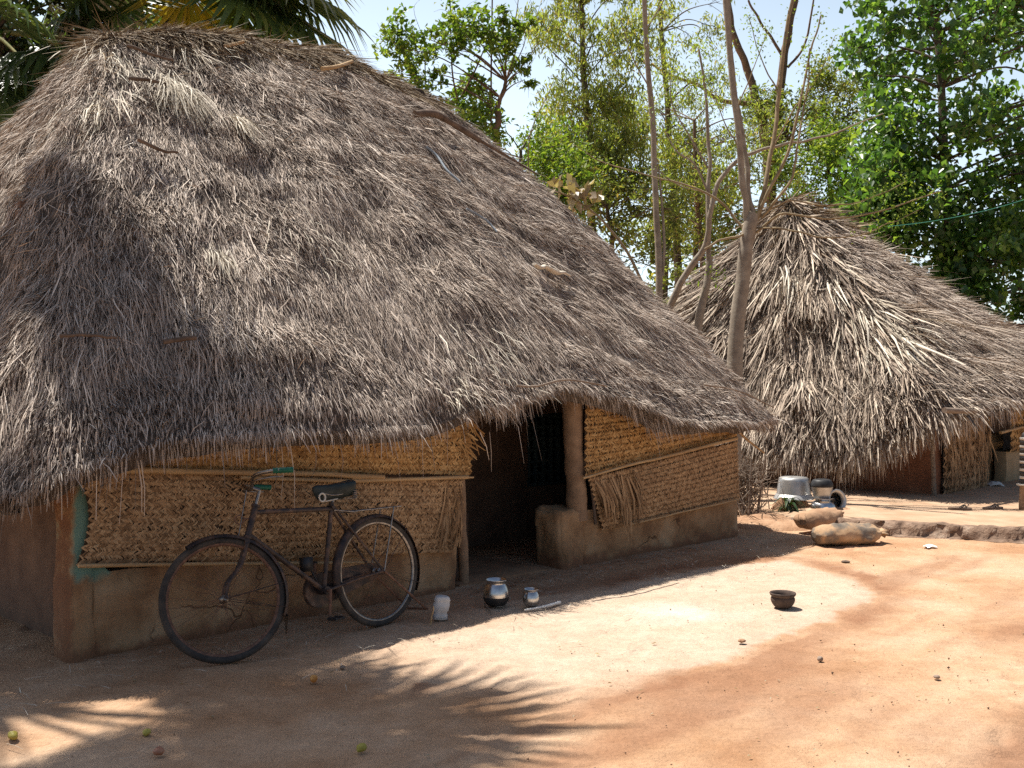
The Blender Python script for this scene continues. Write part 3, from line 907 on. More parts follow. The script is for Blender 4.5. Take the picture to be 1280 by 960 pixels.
# ---- the near hut
def build_near_hut():
    hut = thing('thatched_hut', 'large near thatched mud hut with woven leaf mats and a dark doorway', 'hut', (O1[0], O1[1], 0), (0, 0, A45))
    eave = [(-0.42, -0.30, 0.88), (0.0, -0.33, 1.16), (0.9, -0.33, 1.20), (2.2, -0.33, 1.20), (2.75, -0.33, 1.33), (3.2, -0.30, 1.45), (3.8, -0.28, 1.48), (4.3, -0.30, 1.41), (4.8, -0.33, 1.19), (5.4, -0.33, 1.14), (6.4, -0.33, 1.13),
            (6.9, -0.25, 1.16), (7.0, 0.6, 1.10), (7.0, 2.6, 1.08), (7.0, 5.0, 1.08), (6.8, 5.6, 1.08), (3.0, 5.65, 1.08), (-0.1, 5.6, 1.00), (-0.5, 5.0, 0.95), (-0.55, 2.6, 0.95), (-0.52, 0.4, 0.92)]
    ridge = np.array([(1.35, 2.6, 4.42), (2.5, 2.6, 4.66), (3.4, 2.6, 4.72), (4.3, 2.6, 4.60)])
    rf = Roof(eave, ridge, (0.3, 6.3), O1, A45, bulge=0.22, seed=4, lump=0.05)
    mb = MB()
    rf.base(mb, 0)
    r = np.random.default_rng(11)
    A_ = np.broadcast_to(rf.arc[:, None], rf.area.shape)
    W_ = np.broadcast_to((rf.w * 4.0)[None], rf.area.shape)
    thin = np.clip(0.75 + 1.3 * fbm2(A_ * 1.0, W_ * 0.8, 2.8, 131, 4), 0.08, 1.6)
    rf.strands(mb, 270000, 1, (0.05, 0.17), (0.003, 0.0055), r, jitter=0.20, lift=0.018, flow=0.40, sel=thin)
    rf.strands(mb, 5000, 1, (0.15, 0.40), (0.004, 0.008), r, jitter=0.55, lift=0.05, flow=0.5)
    # coarse shaggy courses near the eave
    sel = np.broadcast_to(((rf.w > 0.68) & (rf.w < 0.96))[None], rf.area.shape).astype(float)
    rf.strands(mb, 34000, 1, (0.12, 0.28), (0.0035, 0.0065), r, jitter=0.15, lift=0.022, sel=sel, flow=0.35)
    selr = np.broadcast_to((rf.w < 0.10)[None], rf.area.shape).astype(float)
    rf.strands(mb, 6000, 2, (0.15, 0.4), (0.004, 0.009), r, jitter=0.38, lift=0.025, sel=selr)
    rf.fringe(mb, 36000, 1, (0.10, 0.21), (0.0035, 0.008), r, rag=0.8, out=0.55)
    rf.fringe(mb, 350, 1, (0.2, 0.42), (0.004, 0.008), r, rag=0.9)
    for px, py, n, mi, L, sp in [(222, 108, 420, 3, (0.25, 0.5), 0.09), (145, 75, 110, 3, (0.2, 0.4), 0.14), (240, 70, 80, 3, (0.2, 0.4), 0.14), (125, 130, 90, 3, (0.3, 0.5), 0.15), (300, 150, 70, 3, (0.3, 0.5), 0.05),
                                 (270, 310, 60, 3, (0.2, 0.4), 0.04), (600, 480, 160, 1, (0.10, 0.2), 0.14), (575, 490, 60, 3, (0.08, 0.16), 0.10), (400, 300, 100, 3, (0.1, 0.25), 0.3),
                                 (620, 440, 80, 3, (0.15, 0.3), 0.2)]:
        rf.tuft(mb, px, py, n, mi, L, (0.003, 0.008), r, sp)
    # leaf strips dangling in front of the corner pillar and the mat
    st, en = [], []
    for px, py, py2 in [(140, 545, 640), (152, 548, 655), (165, 540, 612), (120, 540, 650), (168, 560, 640), (172, 575, 640), (176, 575, 645), (96, 560, 610), (345, 552, 612), (352, 555, 625), (362, 550, 640), (395, 560, 600), (75, 560, 650), (40, 560, 660), (60, 570, 640), (232, 560, 606), (425, 552, 600), (600, 540, 575), (612, 540, 590)]:
        a = front(px, py, O1, -0.30)
        b = front(px + r.normal(0, 6), py2, O1, -0.26 + r.normal(0, 0.02))
        st.append(a); en.append(b)
    strips(mb, st, en, (0, -1, 0), 0.006, r, 1, bow=0.03)
    roof = mb.build('roof', [M['thatch_base'], M['thatch'], M['thatch_brown'], M['thatch_pale']], hut)

    def roof_pole(pix, rad, mat, lift=0.05, seed=0):
        pts = [rf.surf(px, py, lift) for px, py in pix]
        return pole('tie_pole', pts, rad, mat, roof, 7, 0.004, seed)
    for k, (pix, rad, mt) in enumerate([
        ([(160, 66), (188, 77), (214, 82)], (0.014, 0.010), 'wood_brown'),
        ([(162, 108), (185, 113), (206, 116)], (0.016, 0.012), 'wood_brown'),
        ([(175, 186), (196, 193), (218, 197)], (0.013, 0.010), 'wood_brown'),
        ([(282, 64), (306, 60)], (0.016, 0.014), 'bamboo'),
        ([(402, 92), (421, 88), (440, 83)], (0.020, 0.016), 'bamboo'),
        ([(640, 485), (672, 491), (705, 493), (752, 494)], (0.009, 0.007), 'wood_grey'),
        ([(878, 487), (920, 491), (975, 494)], (0.009, 0.006), 'wood_grey'),
        ([(84, 428), (115, 430), (146, 431)], (0.010, 0.008), 'wood_brown'),
        ([(198, 436), (225, 434), (250, 432)], (0.016, 0.014), 'wood_brown')]):
        roof_pole(pix, rad, M[mt], 0.095, k)

    # mud walls
    def top_left(x, y):
        return np.interp(x, [0.0, 0.16, 0.2, 0.78, 0.84, 2.9], [0.56, 0.54, 0.478, 0.455, 0.50, 0.48]) + 0.01 * noise2(x, y, 5, 3)
    mb = MB()
    mb.lump(0.10, 2.80, 0.0, 0.22, -0.05, 0.5, 0.05, 0.012, 5, top_left)
    mb.build('low_wall', M['mud'], hut, smooth=True)
    mb = MB()
    mb.lump(4.15, 6.52, 0.0, 0.24, -0.05, 0.5, 0.05, 0.014, 8, lambda x, y: np.interp(x, [3.88, 4.4, 6.52], [0.47, 0.45, 0.42]))
    mb.build('low_wall', M['mud'], hut, smooth=True)
    mb = MB()        # rounded mud jamb that carries the post
    mb.lump(3.92, 4.20, -0.015, 0.34, -0.05, 0.47, 0.03, 0.035, 12)
    mb.build('bench', M['mud'], hut, smooth=True)
    mb = MB()
    mb.lump(-0.012, 0.15, -0.012, 0.27, -0.05, 1.18, 0.05, 0.014, 15)
    mb.build('corner_pillar', M['mud'], hut, smooth=True)
    for x0, x1, y0, y1, z1, nm in ((0.12, 0.30, 0.28, 5.3, 1.4, 'side_wall'), (6.36, 6.52, 0.26, 5.3, 1.6, 'end_wall'), (0.18, 6.34, 5.1, 5.3, 1.5, 'back_wall')):
        mb = MB()
        mb.lump(x0, x1, y0, y1, -0.05, z1, 0.12, 0.02, 21)
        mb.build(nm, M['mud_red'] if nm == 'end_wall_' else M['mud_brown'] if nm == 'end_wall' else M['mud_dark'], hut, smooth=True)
    # inner wall behind the veranda, with a pierced window
    q0 = front(664, 528, O1, 1.35)
    q1 = front(700, 603, O1, 1.35)
    wx0, wx1, wz0, wz1 = q0[0], q1[0] + 0.12, q1[2], q0[2] + 0.06
    mb = MB()
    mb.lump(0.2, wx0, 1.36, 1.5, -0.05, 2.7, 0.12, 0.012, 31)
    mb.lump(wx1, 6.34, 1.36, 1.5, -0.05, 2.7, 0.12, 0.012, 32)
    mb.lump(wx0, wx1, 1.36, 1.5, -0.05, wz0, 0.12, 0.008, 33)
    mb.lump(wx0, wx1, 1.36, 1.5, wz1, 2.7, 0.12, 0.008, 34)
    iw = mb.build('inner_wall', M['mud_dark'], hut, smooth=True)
    mb = MB()
    mb.box(wx0, wx1, 1.49, 1.50, wz0, wz1)
    for k in range(6):
        x = wx0 + (wx1 - wx0) * k / 5
        mb.box(x - 0.016, x + 0.016, 1.37, 1.44, wz0, wz1)
    for k in range(7):
        z = wz0 + (wz1 - wz0) * k / 6
        mb.box(wx0, wx1, 1.372, 1.438, z - 0.016, z + 0.016)
    mb.build('lattice_window', surf('blue_green_lattice', [(0.3, (0.03, 0.055, 0.06)), (0.7, (0.06, 0.09, 0.10))], 8), iw)
    mb = MB()
    mb.lump(2.3, 3.7, 0.85, 1.34, -0.04, 0.42, 0.08, 0.02, 35)
    mb.build('ledge', M['mud_dark'], hut, smooth=True)
    mb = MB()       # floor of trodden earth, a low step above the yard
    mb.lump(2.84, 3.84, 0.05, 1.34, -0.05, 0.035, 0.08, 0.006, 36)
    mb.build('threshold', M['mud_brown'], hut, smooth=True)
    pole('door_post', [front(722, 650, O1, 0.07), front(718, 580, O1, 0.07), front(713, 470, O1, 0.07)], (0.090, 0.080), M['post'], hut, 14, 0.01, 4)
    pole('door_post', [front(580, 735, O1, 0.12), front(576, 620, O1, 0.12), front(572, 520, O1, 0.12)], (0.04, 0.035), M['post'], hut, 8, 0.006, 5)
    pole('mat_pole', [front(741, 655, O1, -0.02) + [0, -0.03, 0], front(737, 580, O1, -0.03), front(733, 510, O1, -0.02)], (0.014, 0.012), M['wood_brown'], hut, 6, 0.004, 6)

    # mats
    r = np.random.default_rng(5)

    def quad(tl, tr, br, bl, t0, bow, sag=0.0):
        tl, tr, br, bl = [np.asarray(v, float) for v in (tl, tr, br, bl)]
        def fn(a, b):
            a, b = np.asarray(a, float), np.asarray(b, float)
            p = (tl * ((1 - a) * b)[..., None] + tr * (a * b)[..., None] + br * (a * (1 - b))[..., None] + bl * ((1 - a) * (1 - b))[..., None])
            p = p.copy()
            p[..., 1] = t0 - bow * np.sin(a * math.pi) * np.sin(b * math.pi) - 0.012 * np.sin(a * 11 + 1) * b
            p[..., 0] += sag * np.sin(b * math.pi) * (1 - a)
            return p
        return fn
    N = np.array([0, -1.0, 0])
    f = quad(front(93, 586, O1, -0.05), front(580, 600, O1, -0.05), front(566, 690, O1, -0.05), front(96, 706, O1, -0.05), -0.055, 0.05, 0.07)
    mb = MB()
    weave(mb, f, N, 2.75, 0.52, 25, 0.0135, r, hole=0.05, ln=0.044, wd=0.0115)
    # right edge where the leaf strips come loose and fan out
    st = [f(0.93 + 0.07 * u, 0.95 - 0.5 * u2) for u, u2 in r.random((34, 2))]
    en = [s_ + np.array([r.uniform(-0.10, 0.05), -0.02, -r.uniform(0.12, 0.30)]) for s_ in st]
    strips(mb, st, en, N, 0.016, r, 0, 0.03)
    mb.build('woven_mat', [M['mat_tan'], M['mat_back']], hut)
    f = quad(front(95, 520, O1, -0.05), front(590, 500, O1, -0.05), front(590, 594, O1, -0.05), front(105, 584, O1, -0.05), -0.045, 0.03)
    mb = MB()
    weave(mb, f, N, 2.9, 0.45, 22, 0.0135, r, hole=0.01, ln=0.042, wd=0.0115)
    st = [f(0.96 + 0.04 * u, 0.8 - 0.5 * u2) for u, u2 in r.random((26, 2))]
    en = [s_ + np.array([r.uniform(0.02, 0.16), -0.03, -r.uniform(0.03, 0.16)]) for s_ in st]
    strips(mb, st, en, N, 0.014, r, 0, 0.02)
    mb.build('woven_mat', [M['mat_gold'], M['mat_back']], hut)
    f = quad(front(733, 598, O1, -0.04), front(921, 551, O1, -0.04), front(923, 624, O1, -0.04), front(752, 662, O1, -0.04), -0.055, 0.035)
    mb = MB()
    weave(mb, f, N, 2.45, 0.5, 23, 0.014, r, hole=0.02, ln=0.044, wd=0.012)
    st, en = [], []
    for k in range(75):       # loose strips hanging by the doorway
        u = r.random()
        a = f(0.02 + 0.26 * u, 0.97 - 0.25 * r.random()) + N * 0.012
        st.append(a)
        ln_ = r.uniform(0.18, 0.36) + 0.20 * math.exp(-((u - 0.62) / 0.18) ** 2)
        en.append(a + np.array([r.normal(0.05 * (0.6 - u), 0.03) + 0.06, -0.03 - 0.04 * r.random(), -ln_]))
    strips(mb, st, en, N, 0.017, r, 0, 0.04)
    mb.build('woven_mat', [M['mat_tan'], M['mat_back']], hut)
    f = quad(front(731, 480, O1, -0.04), front(921, 490, O1, -0.04), front(921, 549, O1, -0.04), front(731, 596, O1, -0.04), -0.045, 0.04)
    mb = MB()
    weave(mb, f, N, 2.45, 0.5, 23, 0.014, r, hole=0.01, ln=0.044, wd=0.012)
    mb.build('woven_mat', [M['mat_gold'], M['mat_back']], hut)
    # rails that clamp the mats
    for pix, rad in [([(104, 587), (240, 589), (380, 592), (480, 596)], (0.021, 0.016)), ([(300, 597), (440, 601), (585, 596)], (0.012, 0.015)), ([(98, 707), (220, 705), (360, 704), (470, 703)], (0.012, 0.010)),
                     ([(728, 598), (780, 583), (850, 566), (921, 548)], (0.012, 0.019)), ([(786, 656), (850, 641), (923, 624)], (0.008, 0.008)), ([(440, 597), (520, 599), (592, 597)], (0.008, 0.007))]:
        pole('rail', [front(px, py, O1, -0.105) for px, py in pix], rad, M['bamboo'], hut, 8, 0.004, int(pix[0][0]))
    # eave stick jutting from the right-hand corner
    pole('rafter', [front(921, 538, O1, -0.06), front(938, 553, O1, -0.08), front(955, 566, O1, -0.10)], (0.014, 0.010), M['bamboo'], hut, 7, 0.002, 9)
    return hut, rf


hut1, roof1 = build_near_hut()

# ---- the far hut
O2 = np.array([5.3, 12.8])


def build_far_hut():
    hut = thing('thatched_hut', 'smaller far thatched hut of red mud behind the stacked cooking pots', 'hut', (O2[0], O2[1], 0), (0, 0, A45))
    eave = [(-0.5, -0.4, 1.22), (0.3, -0.5, 1.25), (1.2, -0.5, 1.28), (2.2, -0.5, 1.38), (4.0, -0.45, 1.35), (7.8, -0.4, 1.2), (8.3, 0.0, 1.1), (8.4, 2.8, 1.1), (8.2, 6.0, 1.0), (4.0, 6.2, 1.0),
            (-0.2, 6.1, 0.9), (-0.55, 5.6, 0.75), (-0.62, 3.0, 0.66), (-0.62, 1.2, 0.66), (-0.62, 0.45, 0.76), (-0.58, 0.0, 0.98)]
    ridge = np.array([(1.25, 2.8, 4.40), (2.2, 2.8, 4.28), (3.3, 2.8, 3.72)])
    rf = Roof(eave, ridge, (0.3, 7.6), O2, A45, bulge=0.02, lump=0.06, seed=9, round_w=0.3, step=0.12)
    mb = MB()
    rf.base(mb, 0, 0.2)
    r = np.random.default_rng(23)
    s_ = rf.P[..., 0]
    endf = np.clip((1.3 - (s_ - rf.w[None] * 0) * 0.6 - 0.55 * (1 - rf.w[None])) , 0, 1)
    # end face = cells whose downhill direction is mostly -s
    endf = np.clip((-rf.D[..., 0] - 0.25) / 0.4, 0, 1)
    rf.strands(mb, 52000, 1, (0.15, 0.40), (0.006, 0.011), r, jitter=0.25, lift=0.05, sel=1 - 0.9 * endf, flow=0.4)
    rf.strands(mb, 11000, 2, (0.35, 0.95), (0.010, 0.030), r, jitter=0.15, lift=0.05, sel=endf + 0.01, flow=0.35, twist=0.4)
    rf.strands(mb, 3500, 2, (0.3, 0.9), (0.007, 0.018), r, jitter=0.65, lift=0.06, sel=endf + 0.08, flow=0.7)
    low = ((rf.w > 0.6)[None] & (rf.P[..., 0] < 3.5)).astype(float)
    rf.strands(mb, 4500, 2, (0.4, 0.8), (0.008, 0.018), r, jitter=0.25, lift=0.10, sel=low * (0.3 + endf), flow=0.4)
    sele = (rf.D[:, -1, 0] < -0.3).astype(float) + 0.05
    rf.fringe(mb, 5200, 2, (0.30, 0.62), (0.007, 0.017), r, sel=sele, out=0.05)
    rf.fringe(mb, 6500, 1, (0.22, 0.50), (0.006, 0.011), r, out=0.12)
    rid = np.broadcast_to((rf.w < 0.12)[None], rf.area.shape).astype(float)
    rf.strands(mb, 1500, 3, (0.2, 0.6), (0.010, 0.025), r, jitter=0.8, lift=0.10, sel=rid)
    for px, py, n in [(1030, 345, 40), (1100, 425, 50), (1075, 380, 40), (1120, 400, 30), (990, 345, 40)]:
        rf.tuft(mb, px, py, n, 4, (0.5, 1.0), (0.014, 0.03), r, 0.15, 0.1)
    mb.build('roof', [M['thatch_base'], M['thatch'], M['palm_thatch'], M['thatch_brown'], M['thatch_pale']], hut)

    mb = MB()
    mb.lump(0.0, 0.22, 0.0, 5.6, 0.0, 1.7, 0.09, 0.02, 3)
    mb.build('end_wall', M['mud_red'], hut, smooth=True)
    mb = MB()
    mb.lump(2.2, 7.9, 5.5, 5.7, 0.0, 1.4, 0.2, 0.02, 5)
    mb.lump(7.7, 7.9, 0.0, 5.5, 0.0, 1.4, 0.2, 0.02, 6)
    mb.build('back_wall', M['mud_dark'], hut, smooth=True)
    mb = MB()
    mb.lump(0.24, 7.7, 1.3, 1.5, 0.0, 2.6, 0.15, 0.015, 9)
    mb.build('inner_wall', M['mud_dark'], hut, smooth=True)
    pole('corner_post', [front(1168, 622, O2, -0.03), front(1166, 570, O2, -0.03), front(1165, 500, O2, -0.03)], (0.032, 0.026), M['wood_grey'], hut, 8, 0.006, 3)
    # ragged straw screen beside the corner post
    mb = MB()
    def panel(x0, x1, z0, z1, t, rows, nm, mt, loose):
        mb = MB()
        fn = lambda a, b: np.stack([x0 + (x1 - x0) * np.asarray(a, float), t - 0.04 * np.sin(np.asarray(a) * 3.0) * np.sin(np.asarray(b) * 3.1), z0 + (z1 - z0) * np.asarray(b, float)], -1)
        weave(mb, fn, (0, -1, 0), x1 - x0, z1 - z0, rows, 0.03, r, ln=0.09, wd=0.024, hole=0.02)
        st = np.stack([r.uniform(x0, x1, loose), np.full(loose, t - 0.03), r.uniform(z0 + 0.25 * (z1 - z0), z1, loose)], -1)
        en = st + np.stack([r.normal(0, 0.06, loose), -r.uniform(0.0, 0.05, loose), -r.uniform(0.15, 0.45, loose)], -1)
        en[:, 2] = np.maximum(en[:, 2], 0.12)
        strips(mb, st, en, (0, -1, 0), 0.018, r, 0, 0.04)
        mb.build(nm, [mt, M['mat_back']], hut)
    q0, q1 = front(1174, 612, O2), front(1228, 540, O2)
    panel(q0[0], q1[0], 0.12, 1.35, -0.06, 22, 'straw_screen', M['mat_tan'], 240)
    q2, q3 = front(1258, 580, O2), front(1310, 500, O2)
    panel(q2[0], q3[0], 0.55, 1.5, -0.06, 18, 'woven_mat', M['mat_gold'], 60)
    mb = MB()
    d0, d1 = front(1236, 600, O2, 0.25), front(1256, 560, O2, 0.25)
    mb.lump(d0[0], d1[0], 0.25, 0.4, 0.0, 0.80, 0.08, 0.02, 14)
    mb.build('door_leaf', M['mud_ochre'], hut, smooth=True)
    mb = MB()
    mb.lump(q2[0], 7.6, 0.0, 0.2, 0.0, 0.56, 0.1, 0.02, 17)
    mb.build('low_wall', M['mud_ochre'], hut, smooth=True)
    pole('rail', [front(1180, 513, O2, -0.52), front(1215, 514, O2, -0.54), front(1240, 508, O2, -0.54), front(1258, 499, O2, -0.54)], (0.035, 0.022), M['wood_grey'], hut, 8, 0.01, 8)
    pole('rail', [front(1250, 541, O2, -0.12), front(1266, 537, O2, -0.12), front(1300, 530, O2, -0.12)], (0.022, 0.022), M['bamboo'], hut, 8, 0.006, 9)
    pole('rail', [front(1130, 533, O2, -0.12) * [0, 1, 1] + [-0.1, 0.9, 0], front(1165, 532, O2, -0.12) + [0, 0.0, 0]], (0.016, 0.014), M['wood_brown'], hut, 7, 0.004, 10)
    return hut, rf


hut2, roof2 = build_far_hut()


# ------------------------------------------------------------------ raised earth platform of the far hut
def build_platform():
    e = [(2.55, 11.1), (2.95, 10.75), (3.35, 10.42), (3.75, 10.18), (4.3, 9.95), (4.9, 9.75), (5.6, 9.5), (6.6, 9.15), (8.0, 8.7), (10.5, 8.0)]
    e = np.array(e)
    L = np.concatenate([[0], np.cumsum(np.linalg.norm(np.diff(e, axis=0), axis=1))])
    q = np.arange(0, L[-1], 0.03)
    E = np.stack([np.interp(q, L, e[:, 0]), np.interp(q, L, e[:, 1])], -1)
    d = unit(np.gradient(E, axis=0))
    nn = np.stack([d[:, 1], -d[:, 0]], -1)          # outward, towards the yard
    off = 0.05 * fbm2(q, q * 0, 2.0, 5) + 0.03 * fbm2(q, q * 0, 9, 6)
    # profile: foot, face, lip, top strip, then the top sheet to the back
    rows = []
    H = np.interp(q, [0, 0.5, 1.2, 12], [0.0, 0.09, 0.13, 0.115])
    for k, (out, z) in enumerate([(0.07, -0.03), (0.035, 0.15), (0.02, 0.55), (0.0, 0.88), (-0.03, 1.0), (-0.12, 1.0), (-0.3, 1.0), (-0.7, 0.97), (-1.4, 0.95), (-3.0, 0.95), (-8.0, 0.95)]):
        jit = 0.030 * noise2(q, q * 0 + k * 3.1, 14, 8 + k) + 0.022 * noise2(q, q * 0 + k, 30, 18) if k < 6 else 0
        o = out + (off + jit if k < 6 else off * 0)
        xy = E + nn * np.broadcast_to(o, q.shape)[:, None]
        if k >= 6:
            xy = E + np.array([-0.15, 1.0]) * (-out)
        zz = H * z + (0.014 * noise2(q, q * 0 + k * 2, 11, 28) if 0 < k < 6 else 0.004 * noise2(q, q * 0 + k, 4, 3))
        rows.append(np.concatenate([xy, np.broadcast_to(zz, q.shape)[:, None]], 1))
    mb = MB()
    P = np.stack(rows, 1)
    mb.grid(P[:, :6], 1)
    mb.grid(P[:, 5:], 0)
    o = mb.build('terrace', [surf('trodden_earth', [(0.3, (0.36, 0.225, 0.135)), (0.7, (0.50, 0.35, 0.235))], 3, bumps=0.5, bscale=20), surf('crumbling_edge', [(0.35, (0.15, 0.095, 0.065)), (0.55, (0.27, 0.18, 0.125)), (0.75, (0.42, 0.33, 0.25))], 9, bumps=1.0, dist=0.03, bscale=18)], smooth=True)
    tag(o, kind='structure')


build_platform()


# ------------------------------------------------------------------ bicycle
def build_bicycle():
    rear = ground_at(485, 781)
    b = thing('bicycle', 'old black roadster bicycle leaning on the woven mat wall', 'bicycle', (rear[0] - 0.035, rear[1] - 0.02, 0.0), (R(7), 0, R(229.5)))
    b.scale = (0.955, 0.955, 0.955)
    WR, Z0 = 0.352, 0.352
    FX = 1.155
    ax_p = np.array([0.985, 0, 0.66])
    ax_d = unit(np.array([-0.375, 0, 0.927]))
    rot = np.array(Matrix.Rotation(R(-24), 3, Vector(ax_d)))

    def steer(p):
        return (np.asarray(p, float) - ax_p) @ rot.T + ax_p

    def ident(p):
        return np.asarray(p, float)

    def circ(cx, r, a0=0, a1=360, n=64, y=0.0, closed=True):
        a = np.radians(np.linspace(a0, a1, n, endpoint=not closed))
        return np.stack([cx + r * np.cos(a), np.full(n, y), Z0 + r * np.sin(a)], -1)

    def wheel(cx, T, mt='steel'):
        mb = MB()
        mb.tube(T(circ(cx, 0.316)), 0.013, 10, closed=True, flat=1.1)
        rim = mb.build('wheel', M[mt], b, smooth=True)
        mb = MB()
        mb.tube(T(circ(cx, 0.334)), 0.021, 12, closed=True)
        mb.build('tyre', M['tyre'], rim, smooth=True)
        mb = MB()
        for k in range(32):
            a = k / 32 * 2 * math.pi
            off = (0.55 if (k // 2) % 2 else -0.55)
            y = 0.024 if k % 2 else -0.024
            p0 = [cx + 0.019 * math.cos(a + off * 2.4), y, Z0 + 0.019 * math.sin(a + off * 2.4)]
            p1 = [cx + 0.310 * math.cos(a), 0, Z0 + 0.310 * math.sin(a)]
            mb.tube(T([p0, p1]), 0.0013, 4, caps=False)
        mb.build('spokes', M['rust'], rim)
        mb = MB()
        mb.tube(T([[cx, -0.055, Z0], [cx, -0.03, Z0], [cx, -0.029, Z0], [cx, -0.021, Z0], [cx, -0.02, Z0], [cx, 0.02, Z0], [cx, 0.021, Z0], [cx, 0.029, Z0], [cx, 0.03, Z0], [cx, 0.055, Z0]]), [0.008, 0.008, 0.024, 0.024, 0.014, 0.014, 0.024, 0.024, 0.009, 0.009], 14)
        mb.build('hub', M['steel'], rim, smooth=True)

    wheel(0.0, ident)
    wheel(FX, steer, 'rust')

    BB = np.array([0.45, 0, 0.295])
    SC = np.array([0.345, 0, 0.80])
    HT, HB = ax_p + ax_d * 0.21, ax_p + ax_d * 0.02
    mb = MB()
    mb.tube([SC + [0.0, 0, -0.01], HT - ax_d * 0.035], 0.0145, 12)
    mb.tube([BB, HB + ax_d * 0.02], 0.016, 12)
    mb.tube([BB, SC + [-0.012, 0, 0.03]], 0.0155, 12)
    mb.tube([HB - ax_d * 0.005, HT], 0.0195, 14)
    for z in (0.0, 0.19):
        mb.tube([HB + ax_d * (z - 0.004), HB + ax_d * (z + 0.012)], 0.025, 14)
    mb.tube([BB + [0, -0.038, 0], BB + [0, 0.038, 0]], 0.026, 14)
    for y in (-1, 1):
        mb.tube([BB + [-0.02, 0.024 * y, 0], [0.2, 0.036 * y, 0.33], [0, 0.058 * y, Z0]], 0.0095, 8)
        mb.tube([SC + [-0.01, 0.018 * y, 0], [0, 0.058 * y, Z0]], 0.0085, 8)
        mb.lathe([(0.0, -0.004), (0.020, -0.004), (0.020, 0.004), (0.0, 0.004)], 14, M=Matrix.Rotation(R(90), 4, 'X'), center=(0, 0.058 * y, Z0))
    mb.tube([SC + [0, -0.03, 0.0], SC + [0, 0.03, 0.0]], 0.012, 8)
    mb.build('frame', M['frame_paint'], b, smooth=True)

    mb = MB()       # fork with crown and curved blades
    crown = ax_p - ax_d * 0.005
    for y in (-1, 1):
        mb.tube(steer(spline([crown + [0.0, 0.034 * y, 0.0], crown + [0.055, 0.046 * y, -0.13], [FX - 0.035, 0.052 * y, Z0 + 0.09], [FX, 0.053 * y, Z0]], 6)), np.linspace(0.0125, 0.0085, 19), 9)
    mb.tube(steer([crown + [0, -0.045, 0], crown + [0, 0.045, 0]]), 0.017, 10)
    mb.build('fork', M['frame_paint'], b, smooth=True)

    def guard(cx, a0, a1, T, n=40):
        mb = MB()
        a = np.radians(np.linspace(a0, a1, n))
        prof = np.linspace(-1, 1, 9)
        rr = 0.372 - 0.022 * prof ** 2
        P = np.stack([cx + rr[None] * np.cos(a)[:, None], np.broadcast_to(0.034 * prof[None], (n, 9)), Z0 + rr[None] * np.sin(a)[:, None]], -1)
        P2 = P.copy()
        P2[..., 0] = cx + (rr[None] - 0.003) * np.cos(a)[:, None]
        P2[..., 2] = Z0 + (rr[None] - 0.003) * np.sin(a)[:, None]
        mb.grid(T(P.reshape(-1, 3)).reshape(P.shape))
        mb.grid(T(P2.reshape(-1, 3)).reshape(P.shape), flip=True)
        for ang in (a1 - 8, (a0 + a1) / 2 + 40):
            c = [cx + 0.366 * math.cos(R(ang)), 0, Z0 + 0.366 * math.sin(R(ang))]
            for y in (-1, 1):
                mb.tube(T([[c[0], 0.030 * y, c[2]], [cx, 0.062 * y, Z0]]), 0.0022, 5)
        mb.build('mudguard', M['frame_paint'], b, smooth=True)
    guard(0.0, -15, 208, lambda p: np.asarray(p, float) * [-1, 1, 1] if False else np.asarray(p, float))
    guard(FX, 62, 205, steer)
    mb = MB()       # torn flap at the foot of the front guard
    c0 = np.array([FX + 0.372 * math.cos(R(203)), 0, Z0 + 0.372 * math.sin(R(203))])
    g = np.array([[c0 + [0.004 * i, y * (0.034 - 0.003 * i), -0.022 * i] for y in (-1, -0.3, 0.3, 1)] for i in range(6)])
    mb.grid(steer(g.reshape(-1, 3)).reshape(g.shape))
    mb.build('mud_flap', M['steel'], b, smooth=True)

    # handlebar: stem, swept bar, two grips, rod brake levers
    top = ax_p + ax_d * 0.31
    fw = np.array([0.045, 0, 0.02])
    mb = MB()
    mb.tube(steer([HT, top]), 0.0115, 10)
    mb.tube(steer([top, top + fw]), 0.014, 10)
    bar = [top + fw + [-0.16, -0.285, 0.035], top + fw + [-0.07, -0.26, 0.045], top + fw + [0.01, -0.16, 0.045], top + fw + [0.01, -0.05, 0.0], top + fw, top + fw + [0.01, 0.05, 0.0], top + fw + [0.01, 0.16, 0.045], top + fw + [-0.07, 0.26, 0.045], top + fw + [-0.16, 0.285, 0.035]]
    mb.tube(steer(spline(bar, 6)), 0.011, 10)
    for y in (-1, 1):
        mb.tube(steer(spline([top + fw + [0.02, 0.06 * y, -0.02], top + fw + [0.02, 0.15 * y, 0.012], top + fw + [-0.05, 0.235 * y, 0.012], top + fw + [-0.13, 0.262 * y, 0.005]], 5)), 0.005, 6)
    mb.tube(steer([top + fw + [0.03, 0, -0.01], crown + [0.045, 0.0, 0.02]]), 0.0035, 6)
    hb = mb.build('handlebar', M['steel'], b, smooth=True)
    for y in (-1, 1):
        mb = MB()
        e0 = top + fw + np.array([-0.075, 0.262 * y, 0.0445])
        e1 = top + fw + np.array([-0.185, 0.292 * y, 0.032])
        pts = e0[None] + (e1 - e0)[None] * np.linspace(0, 1, 12)[:, None]
        mb.tube(steer(pts), 0.0165 + 0.0015 * np.cos(np.arange(12) * math.pi), 12)
        mb.build('grip', M['grip'], hb, smooth=True)
    # bell-like lamp bracket in front of the head tube
    mb = MB()
    a = np.linspace(0, 2 * math.pi, 20, endpoint=False)
    mb.tube(steer(ax_p + ax_d * 0.14 + np.stack([0.075 + 0.026 * np.cos(a), 0 * a, 0.026 * np.sin(a)], -1)), 0.004, 6, closed=True)
